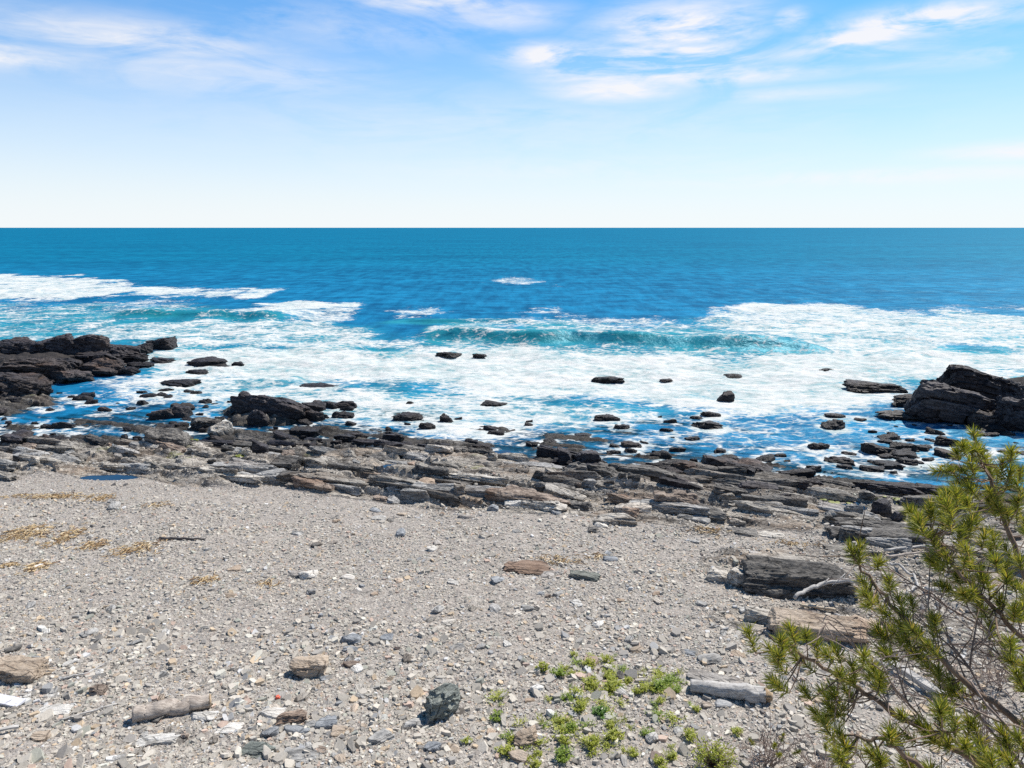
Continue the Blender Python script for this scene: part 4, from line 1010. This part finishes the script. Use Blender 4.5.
for i, a in enumerate([(25, 533, 46, 12, 260, 'largest tan mound of dried seaweed at the left edge of the beach'), (66, 536, 24, 14, 170, 'tan heap of dried seaweed right of the largest mound'),
                       (50, 498, 90, 4, 240, 'long thin line of dried seaweed along the top of the beach'), (100, 500, 30, 5, 100, 'dark brown strand of seaweed ending the long thin line'),
                       (92, 544, 30, 7, 90, 'thin tan scatter of seaweed between the heap and the dark stick'), (137, 550, 46, 12, 150, 'reddish brown seaweed scatter left of the dark stick'),
                       (38, 568, 20, 9, 110, 'small rust brown clump of seaweed on the left shingle'), (8, 566, 16, 4, 50, 'small flat clump of seaweed at the left photo edge'),
                       (205, 582, 26, 7, 70, 'rust brown seaweed beside two tan stones'), (158, 508, 22, 4, 40, 'thin strand of seaweed near the tide pool'),
                       (560, 560, 50, 8, 70, 'tan seaweed scatter behind the flat brown slab'), (710, 533, 36, 5, 70, 'tan seaweed strip on the right shingle below the ledge'),
                       (795, 545, 50, 5, 60, 'tan seaweed strip by the low grey slab'), (268, 585, 24, 5, 30, 'dark strand of seaweed left of the lone white boulder'), (600, 556, 24, 5, 35, 'brown seaweed scrap above the grey green slab')]):
    wrack(*a, 40 + i)
# bright green algae at the pools
m, g = material('green_algae'); pos = g('ShaderNodeNewGeometry').outputs['Position']
out(g, g('ShaderNodeBsdfPrincipled', None, Base_Color=g.mix(g.noise(pos, 9, 4, .6), (.09, .12, .015), (.26, .28, .04)), Roughness=.6)); M['algae'] = m
def algae(px, py, w, h, label, seed):
    c = ground(px, py); r = np.random.RandomState(seed); e = ground(px + w / 2, py); f = ground(px, py + h / 2); rx, ry = abs(e[0] - c[0]), abs(f[1] - c[1]); B = Build()
    for i in range(45):
        x, y = c[0] + r.normal() * rx * .45, c[1] + r.normal() * ry * .45; z = float(lookup(HG, np.array([x]), np.array([y]))[0]) + .02; s_ = r.uniform(.03, .09); a = np.arange(5) * 1.2566 + r.rand()
        B.add(np.r_[[[x, y, z + .03]], np.c_[x + s_ * np.cos(a), y + s_ * np.sin(a), z + r.rand(5) * .02]], None, [(0, 1 + k, 1 + (k + 1) % 5) for k in range(5)])
    o = B.obj('algae', M['algae'], None, True, c); o.location = c; tag(o, label, 'algae')
algae(240, 459, 12, 8, 'yellow green algae under the black upright boulder on the left ledge', 1)
algae(200, 443, 12, 8, 'yellow green algae by the tilted striped block', 2)
algae(846, 500, 12, 6, 'bright green algae at the rim of the small right pool', 3)
algae(832, 502, 10, 4, 'pale green algae left of the small right pool', 4)
algae(336, 486, 14, 6, 'yellow green algae at the beach edge of the ledge', 5)
algae(895, 505, 8, 8, 'yellow algae right of the black boulder by the pool', 6)

# ------------------------------------------------------------------ weeds
def leaf_mat(name, a, b, tr=.35):
    m, g = material(name); r = g('ShaderNodeNewGeometry').outputs['Random Per Island']
    c = g.mix(r, a, b); d = g('ShaderNodeBsdfPrincipled', None, Base_Color=c, Roughness=.55)
    t = g('ShaderNodeBsdfTranslucent', None, Color=g.mix(1.0, c, (1.5, 1.5, .8), 'MULTIPLY'))
    out(g, g('ShaderNodeMixShader', None, i0=tr, i1=d.outputs[0], i2=t.outputs[0])); return m
M['weed'] = leaf_mat('weed_leaf', (.11, .18, .02), (.30, .40, .055))
M['weedy'] = leaf_mat('yellow_weed_leaf', (.20, .25, .03), (.46, .48, .08))
M['weedd'] = leaf_mat('dark_weed_leaf', (.06, .15, .03), (.16, .29, .05))

def leaf(B, base, d, L, w, r):
    d = d / np.linalg.norm(d); s = np.cross(d, [0, 0, 1.0]); s = s / (np.linalg.norm(s) + 1e-6); u = np.cross(s, d)
    m_ = base + d * L * .5 + u * L * .06; tip = base + d * L - u * L * .12
    B.add(np.array([base, m_ + s * w * .5, tip, m_ - s * w * .5]), [(0, 1, 2, 3)])

def weed_mesh(kind, seed):
    r = np.random.RandomState(seed); B = Build()
    if kind == 'bushy':
        for i in range(26):
            a = r.rand() * 6.283; sp = r.rand() ** .6 * .13; h = (.16 - sp * .6) * r.uniform(.6, 1.1); st = np.array([np.cos(a) * sp * .4, np.sin(a) * sp * .4, 0]); en = np.array([np.cos(a) * sp, np.sin(a) * sp, h])
            for j in range(14):
                t = r.uniform(.15, 1); b = st + (en - st) * t; aa = r.rand() * 6.283
                leaf(B, b, np.array([np.cos(aa), np.sin(aa), r.uniform(.1, 1.0)]), r.uniform(.025, .05), r.uniform(.010, .018), r)
    elif kind == 'sprawl':
        for i in range(14):
            a = r.rand() * 6.283; sp = r.uniform(.05, .2)
            for j in range(8):
                t = r.rand(); b = np.array([np.cos(a) * sp * t, np.sin(a) * sp * t, .01 + .05 * r.rand()]); aa = a + r.normal(0, .9)
                leaf(B, b, np.array([np.cos(aa), np.sin(aa), r.uniform(.1, .8)]), r.uniform(.03, .055), r.uniform(.010, .018), r)
    else:
        for i in range(34):
            a = r.rand() * 6.283; b = np.array([r.normal() * .03, r.normal() * .03, 0])
            leaf(B, b, np.array([np.cos(a) * .5, np.sin(a) * .5, r.uniform(.6, 1.4)]), r.uniform(.06, .16), .009, r)
    return B
WG = 'low weeds growing in the shingle'
protos = {}
def weed(px, py, kind, mat, size, label, group=None, var=0):
    p = ground(px, py); key = (kind, mat, var)
    if key not in protos:
        o = weed_mesh(kind, 60 + var * 7 + len(protos)).obj('weed', M[mat]); protos[key] = o
    else:
        o = protos[key].copy(); COL.objects.link(o)
    o.location = (p[0], p[1], float(lookup(HG, p[0:1], p[1:2])[0])); o.rotation_euler = (0, 0, rng.uniform(0, 6.28)); o.scale = (size,) * 3 if isinstance(size, (int, float)) else size
    return tag(o, label, 'weed', group)
weed(600, 716, 'bushy', 'weedd', 1.35, 'largest dark green bushy weed in the middle of the weed patch')
weed(563, 756, 'bushy', 'weed', 1.4, 'round bright green bushy weed near the bottom edge')
weed(614, 740, 'bushy', 'weedy', 1.3, 'yellow green bushy weed below the largest dark one')
weed(647, 735, 'bushy', 'weed', .95, 'small round green weed right of the yellow green one')
weed(690, 738, 'bushy', 'weedy', 1.05, 'yellow green weed alone left of the bare shrub')
weed(467, 742, 'bushy', 'weedy', .7, 'small weed alone below the grey green boulder')
weed(507, 752, 'bushy', 'weedy', 1.0, 'yellow green weed left of the cream rounded stone')
weed(660, 765, 'bushy', 'weedy', 1.0, 'yellow green weed at the bottom edge left of the bright bush')
rw = random.Random(9)
for i in range(125):
    t = rw.random()
    if t < .34: px, py = rw.gauss(600, 22), rw.gauss(682, 18)
    elif t < .52: px, py = rw.gauss(660, 16), rw.gauss(685, 16)
    elif t < .78: px, py = rw.gauss(560, 34), rw.gauss(725, 20)
    elif t < .9: px, py = rw.gauss(655, 35), rw.gauss(735, 20)
    else: px, py = rw.uniform(480, 700), rw.uniform(660, 768)
    if py > 775 or py < 655: continue
    kind = rw.choice(['sprawl', 'sprawl', 'bushy', 'grassy']); mat = rw.choice(['weed', 'weedy', 'weedy'])
    words = {'sprawl': 'low sprawling', 'bushy': 'little bushy', 'grassy': 'thin grassy'}[kind]; col = {'weed': 'green', 'weedy': 'yellow green'}[mat]
    weed(px, py, kind, mat, rw.uniform(.6, 1.25), f'{words} {col} weed in the sparse weed patch on the shingle', f'{words} {col} weeds of the weed patch', rw.randrange(3))

# bright green bush at the bottom edge
def bush(px, py, rx, h, n, mat, label, name='leafy_bush', leafL=(.03, .06), seed=3):
    p = ground(px, py); p[2] = float(lookup(HG, p[0:1], p[1:2])[0]); r = np.random.RandomState(seed); root = empty(name, p); tag(root, label, 'bush'); B = Build(); T = Build()
    for i in range(n // 16):
        a = r.rand() * 6.283; sp = r.rand() ** .6 * rx; en = np.array([np.cos(a) * sp, np.sin(a) * sp, h * (1 - .5 * (sp / rx) ** 2) * r.uniform(.7, 1.05)])
        T.add(*tube(np.array([[0, 0, -.02], en * .5 + [0, 0, .03], en]), [.008, .005, .003], 4, i))
        for j in range(16):
            t = r.uniform(.45, 1.02); aa = r.rand() * 6.283
            leaf(B, en * t + r.normal(0, .02, 3), np.array([np.cos(aa), np.sin(aa), r.uniform(.0, 1.0)]), r.uniform(*leafL), r.uniform(.014, .024), r)
    T.obj('stems', M['bark'], root); B.obj('leaves', M[mat], root, False)
M['bark'] = wood('pine_bark', (.10, .065, .045), (.27, .19, .13), (1, 1, 3))
M['twig'] = wood('bare_twig', (.17, .12, .10), (.38, .30, .25), (2, 2, 6))
bush(712, 766, .42, .30, 900, 'weedy', 'bright yellow green bush at the bottom edge right of the weeds', seed=4)

# ------------------------------------------------------------------ pine at the right
m, g = material('pine_needles'); r_ = g('ShaderNodeNewGeometry').outputs['Random Per Island']
c = g.ramp(r_, [(0, (.07, .10, .018)), (.45, (.175, .21, .03)), (.82, (.35, .345, .06)), (1, (.42, .30, .10))])
d = g('ShaderNodeBsdfPrincipled', None, Base_Color=c, Roughness=.5); t = g('ShaderNodeBsdfTranslucent', None, Color=g.mix(1.0, c, (1.5, 1.45, .7), 'MULTIPLY'))
out(g, g('ShaderNodeMixShader', None, i0=.4, i1=d.outputs[0], i2=t.outputs[0])); M['needle'] = m

def shoot(B, base, d, L, n, nl, r):
    """bottle brush of needles along a twig end"""
    d = d / np.linalg.norm(d); a = np.cross(d, [0.3, 0.2, 1.0]); a /= np.linalg.norm(a); b = np.cross(d, a)
    t = r.rand(n) ** .8; th = r.rand(n) * 6.283; op = R(72) - R(38) * t + r.normal(0, .24, n)
    P = base + d * (t * L)[:, None]
    D = d * np.cos(op)[:, None] + (a * np.cos(th)[:, None] + b * np.sin(th)[:, None]) * np.sin(op)[:, None]; D += [0, 0, .10]
    D /= np.linalg.norm(D, axis=1)[:, None]
    ln = nl * r.uniform(.7, 1.15, n); S_ = np.cross(D, r.normal(size=(n, 3))); S_ /= np.linalg.norm(S_, axis=1)[:, None]; w = .0021
    V = np.stack([P - S_ * w, P + S_ * w, P + D * ln[:, None] * .6 + S_ * w, P + D * ln[:, None], P + D * ln[:, None] * .6 - S_ * w], 1).reshape(-1, 3)
    i = np.arange(n)[:, None] * 5; B.add(V, np.c_[i, i + 1, i + 2, i + 4], np.c_[i + 4, i + 2, i + 3])

TR = np.array([5.1, 3.9]); tz = float(lookup(HG, TR[0:1], TR[1:2])[0])
pine = empty('pine_tree', (TR[0], TR[1], tz)); tag(pine, 'green pine leaning in from the right with tufted branches over the beach', 'tree')
OR = np.array([TR[0], TR[1], tz])
B = Build(); tp = np.array([[0, 0, -.15], [.05, .03, 1.0], [-.02, .08, 2.2], [.06, .12, 3.4], [.02, .18, 4.6], [-.05, .28, 5.6]])
tt = np.linspace(0, 5, 24); tp = np.stack([np.interp(tt, range(6), tp[:, i]) for i in range(3)], -1)
B.add(*tube(tp, np.linspace(.14, .012, 24), 12, 3, .08)); B.obj('trunk', M['bark'], pine)
def trunk_at(z): return OR + np.array([np.interp(z - tz, tp[:, 2], tp[:, i]) for i in range(3)])

BR = [  # start height on the trunk, pixels+distance of the limb, tufts (pixels)
    (7.2, [(1075, 650, 5.2), (1030, 590, 5.3), (1003, 515, 5.5), (985, 468, 5.6), (974, 432, 5.7)],
     [(973, 432), (968, 448), (980, 450), (962, 470), (988, 462), (970, 484), (1002, 462), (1012, 452), (955, 488), (1010, 480), (1020, 470), (998, 492), (1018, 500), (1006, 510), (966, 500), (990, 500), (1024, 520), (950, 470)], 5.55),
    (6.4, [(1090, 720, 4.9), (1040, 655, 5.0), (1000, 615, 5.0), (955, 570, 5.05), (930, 525, 5.1)],
     [(928, 512), (940, 500), (955, 492), (918, 520), (935, 535), (948, 520), (960, 530), (972, 520), (985, 535), (945, 555), (930, 560), (965, 560), (980, 575), (995, 560), (1008, 580), (940, 585), (960, 595), (978, 600), (1000, 600), (1015, 610), (990, 625), (1010, 640), (1025, 590), (955, 575), (972, 590), (1020, 560), (912, 512), (1004, 545)], 5.05),
    (5.8, [(1100, 800, 4.5), (1040, 740, 4.6), (985, 697, 4.7), (935, 655, 4.8), (893, 605, 4.9), (862, 570, 5.0), (850, 548, 5.0)],
     [(849, 548), (853, 565), (862, 580), (880, 562), (872, 590), (889, 578), (868, 605), (884, 612), (898, 598), (892, 630), (906, 618), (912, 600), (905, 640), (918, 632), (928, 645), (924, 660), (938, 668), (948, 680), (876, 632), (934, 622), (952, 690), (940, 695), (864, 595), (915, 655), (900, 625), (885, 655)], 4.85),
    (5.2, [(1085, 850, 4.3), (1000, 775, 4.4), (925, 732, 4.5), (862, 692, 4.6), (805, 655, 4.65), (770, 638, 4.7)],
     [(748, 632), (762, 626), (768, 648), (780, 640), (790, 628), (776, 662), (806, 634), (817, 645), (772, 680), (800, 660), (826, 655), (804, 690), (818, 684), (832, 694), (838, 672), (852, 664), (864, 655), (873, 668), (814, 712), (828, 705), (845, 690), (790, 650), (824, 722), (879, 678), (850, 680)], 4.6),
    (4.9, [(1080, 880, 4.2), (1020, 790, 4.3), (970, 755, 4.35), (935, 725, 4.4)],
     [(925, 702), (936, 690), (918, 722), (944, 706), (955, 722), (905, 735), (930, 738), (948, 742), (965, 745), (975, 735), (960, 700), (890, 728), (984, 752), (915, 708), (938, 715), (970, 722), (995, 765), (900, 715)], 4.35),
    (4.6, [(1060, 905, 4.1), (960, 800, 4.15), (890, 742, 4.2), (845, 735, 4.2)],
     [(838, 732), (845, 748), (868, 752), (880, 758), (842, 762), (905, 762), (930, 768)], 4.2),
    (5.0, [(1090, 860, 4.2), (1040, 790, 4.25), (1010, 750, 4.3)],
     [(1005, 742), (1018, 735), (992, 758), (1024, 752), (1010, 762), (1030, 720), (985, 770), (1000, 730)], 4.28),
    (6.0, [(1100, 760, 4.7), (1050, 690, 4.8), (1020, 655, 4.85)],
     [(1018, 648), (1026, 665), (1008, 660), (1035, 640), (1020, 680)], 4.85),
    (7.6, [(1150, 600, 5.0), (1120, 500, 5.1), (1110, 420, 5.2)],
     [(1110, 410), (1098, 430), (1122, 440), (1105, 460), (1130, 480), (1090, 480), (1118, 510), (1135, 540), (1100, 530), (1140, 580)], 5.1),
    (7.0, [(1230, 640, 5.0), (1290, 560, 5.1), (1330, 500, 5.2)],
     [(1330, 495), (1315, 520), (1345, 530), (1300, 545), (1325, 560), (1280, 570), (1310, 600), (1260, 600), (1340, 580)], 5.1),
    (6.2, [(1250, 760, 4.8), (1320, 690, 4.8), (1370, 640, 4.9)],
     [(1370, 635), (1350, 660), (1385, 670), (1330, 680), (1360, 700), (1310, 700), (1340, 730)], 4.85),
    (8.3, [(1180, 450, 5.1), (1190, 390, 5.2), (1200, 340, 5.2)],
     [(1200, 335), (1188, 355), (1212, 365), (1195, 385), (1178, 400), (1215, 410), (1190, 430), (1175, 450), (1205, 460)], 5.15),
]
def in_ray(px, py, d): return at_depth(px, py, d)
for bi, (z0, limb, tufts, td) in enumerate(BR):
    r = np.random.RandomState(70 + bi)
    L = [trunk_at(z0)] + [in_ray(*q) for q in limb]; L = np.array(L)
    t = np.linspace(0, len(L) - 1, 6 * len(L)); Q = np.stack([np.interp(t, range(len(L)), L[:, i]) for i in range(3)], -1)
    ker = np.array([1, 2, 3, 2, 1]) / 9
    for i in range(3): Q[2:-2, i] = np.convolve(Q[:, i], ker, 'valid')
    Q += r.normal(0, .008, Q.shape)
    T = Build(); T.add(*tube(Q, np.linspace(.032, .007, len(Q)), 7, bi)); Nn = Build()
    for (px, py) in tufts:
        for rep in range(r.choice([0, 1, 1, 1, 2, 2]) + (bi < 2)):
            tip = in_ray(px + r.normal(0, 6) * (rep > 0), py + r.normal(0, 6) * (rep > 0), td + r.normal(0, .2))
            ln = r.uniform(.07, .17); dist = np.linalg.norm(Q - tip, axis=1)
            j = max(0, int(np.argmin(dist)) - 2); root_ = Q[j]
            d = tip - root_; d = d / (np.linalg.norm(d) + 1e-6) * .5 + np.array([-.28, .22, .85]) * .75 + r.normal(0, .22, 3); d /= np.linalg.norm(d)
            base = tip - d * ln
            mid = (root_ + base) / 2 + np.array([0, 0, -.02]) + r.normal(0, .012, 3)
            T.add(*tube(np.array([root_, mid, base, tip]), [.006, .0048, .004, .002], 5, 1))
            shoot(Nn, base, d, ln, int(70 + 130 * ln * 4 * r.uniform(.7, 1.1)), .092, r)
    # bare side twigs
    for i in range(12):
        j = r.randint(len(Q) // 4, len(Q) - 2); d = np.array([r.normal() * .6, r.normal() * .4, r.normal() * .5]); a = Q[j]
        b = a + d * .22; c_ = b + d * .15 + r.normal(0, .06, 3); T.add(*tube(np.array([a, b, c_]), [.005, .0035, .0015], 4, i))
    limb_o = T.obj('branch', M['bark'], pine, True, OR); Nn.obj('needles', M['needle'], limb_o, False, OR)

# dead, needleless limbs below: forking twigs
def bare(B, a, d, L, rad, lvl, r):
    n = 5; pts = [a]; dd = d / np.linalg.norm(d)
    for i in range(n):
        dd = dd + r.normal(0, .13, 3); dd /= np.linalg.norm(dd); pts.append(pts[-1] + dd * L / n)
    pts = np.array(pts); B.add(*tube(pts, np.linspace(rad, rad * .5, n + 1) + .0012, 5, lvl))
    if lvl > 0:
        for k in range(3 if lvl > 1 else 4):
            j = r.randint(1, n + 1); nd = dd + r.normal(0, .55, 3)
            bare(B, pts[j], nd, L * r.uniform(.4, .65), rad * .55, lvl - 1, r)
for k, (z0, ax, ay, ad, bx, by, bd) in enumerate([(5.3, 1060, 790, 4.6, 960, 660, 5.0), (5.6, 1080, 740, 4.8, 990, 640, 5.3), (4.7, 1050, 830, 4.4, 890, 700, 4.8), (5.0, 1070, 800, 4.7, 930, 700, 5.0),
                                                (4.4, 1030, 850, 4.2, 830, 745, 4.5), (5.9, 1090, 690, 5.0, 940, 600, 5.4), (4.6, 1060, 800, 4.3, 985, 690, 4.6), (5.1, 1050, 770, 4.9, 960, 715, 5.2)]):
    r = np.random.RandomState(200 + k); B = Build(); s_ = trunk_at(z0); a = in_ray(ax, ay, ad); b = in_ray(bx, by, bd)
    B.add(*tube(np.array([s_, (s_ + a) / 2 + r.normal(0, .03, 3), a]), [.02, .016, .013], 6, k))
    bare(B, a, b - a, np.linalg.norm(b - a) * 1.15, .012, 3, r)
    B.obj('bare_branch', M['twig'], pine, True, OR)

# bare shrubs on the ground under the pine
def shrub(px, py, n, h, label, seed, tufts=0):
    p = ground(px, py); p[2] = float(lookup(HG, p[0:1], p[1:2])[0]); r = np.random.RandomState(seed); root = empty('bare_shrub', p); tag(root, label, 'shrub', None); B = Build(); Nn = Build()
    for i in range(n):
        d = np.array([r.normal() * .6, r.normal() * .6, 1.0]); bare(B, np.array([r.normal() * .12, r.normal() * .08, -.03]), d, h * r.uniform(.6, 1.1), .007, 2, r)
        if i < tufts:
            tip_ = d / np.linalg.norm(d) * h * .8; B.add(*tube(np.array([[0, 0, -.03], tip_ * .5 + [0, 0, .02], tip_, tip_ * 1.15]), [.007, .005, .004, .002], 5, i)); shoot(Nn, tip_ * .9, d, .12, 170, .06, r)
    B.obj('stems', M['twig'], root)
    if tufts: Nn.obj('needles', M['needle'], root, False)
shrub(770, 765, 16, .55, 'reddish bare shrub at the bottom edge with a few dark green tufts', 1, 5)
shrub(830, 775, 14, .6, 'bare twiggy shrub at the bottom edge right of the reddish one', 2, 1)
shrub(880, 690, 12, .5, 'bare twiggy shrub beside the grey timber beam', 3)
shrub(985, 745, 16, .8, 'tall bare shrub tangled under the pine near the right corner', 4, 2)
shrub(940, 690, 12, .6, 'bare shrub right of the grey timber beam', 5)
shrub(1000, 690, 14, .7, 'bare shrub at the right edge under the pine', 6, 2)
shrub(925, 620, 10, .4, 'low bare shrub in front of the short pale driftwood log', 7)
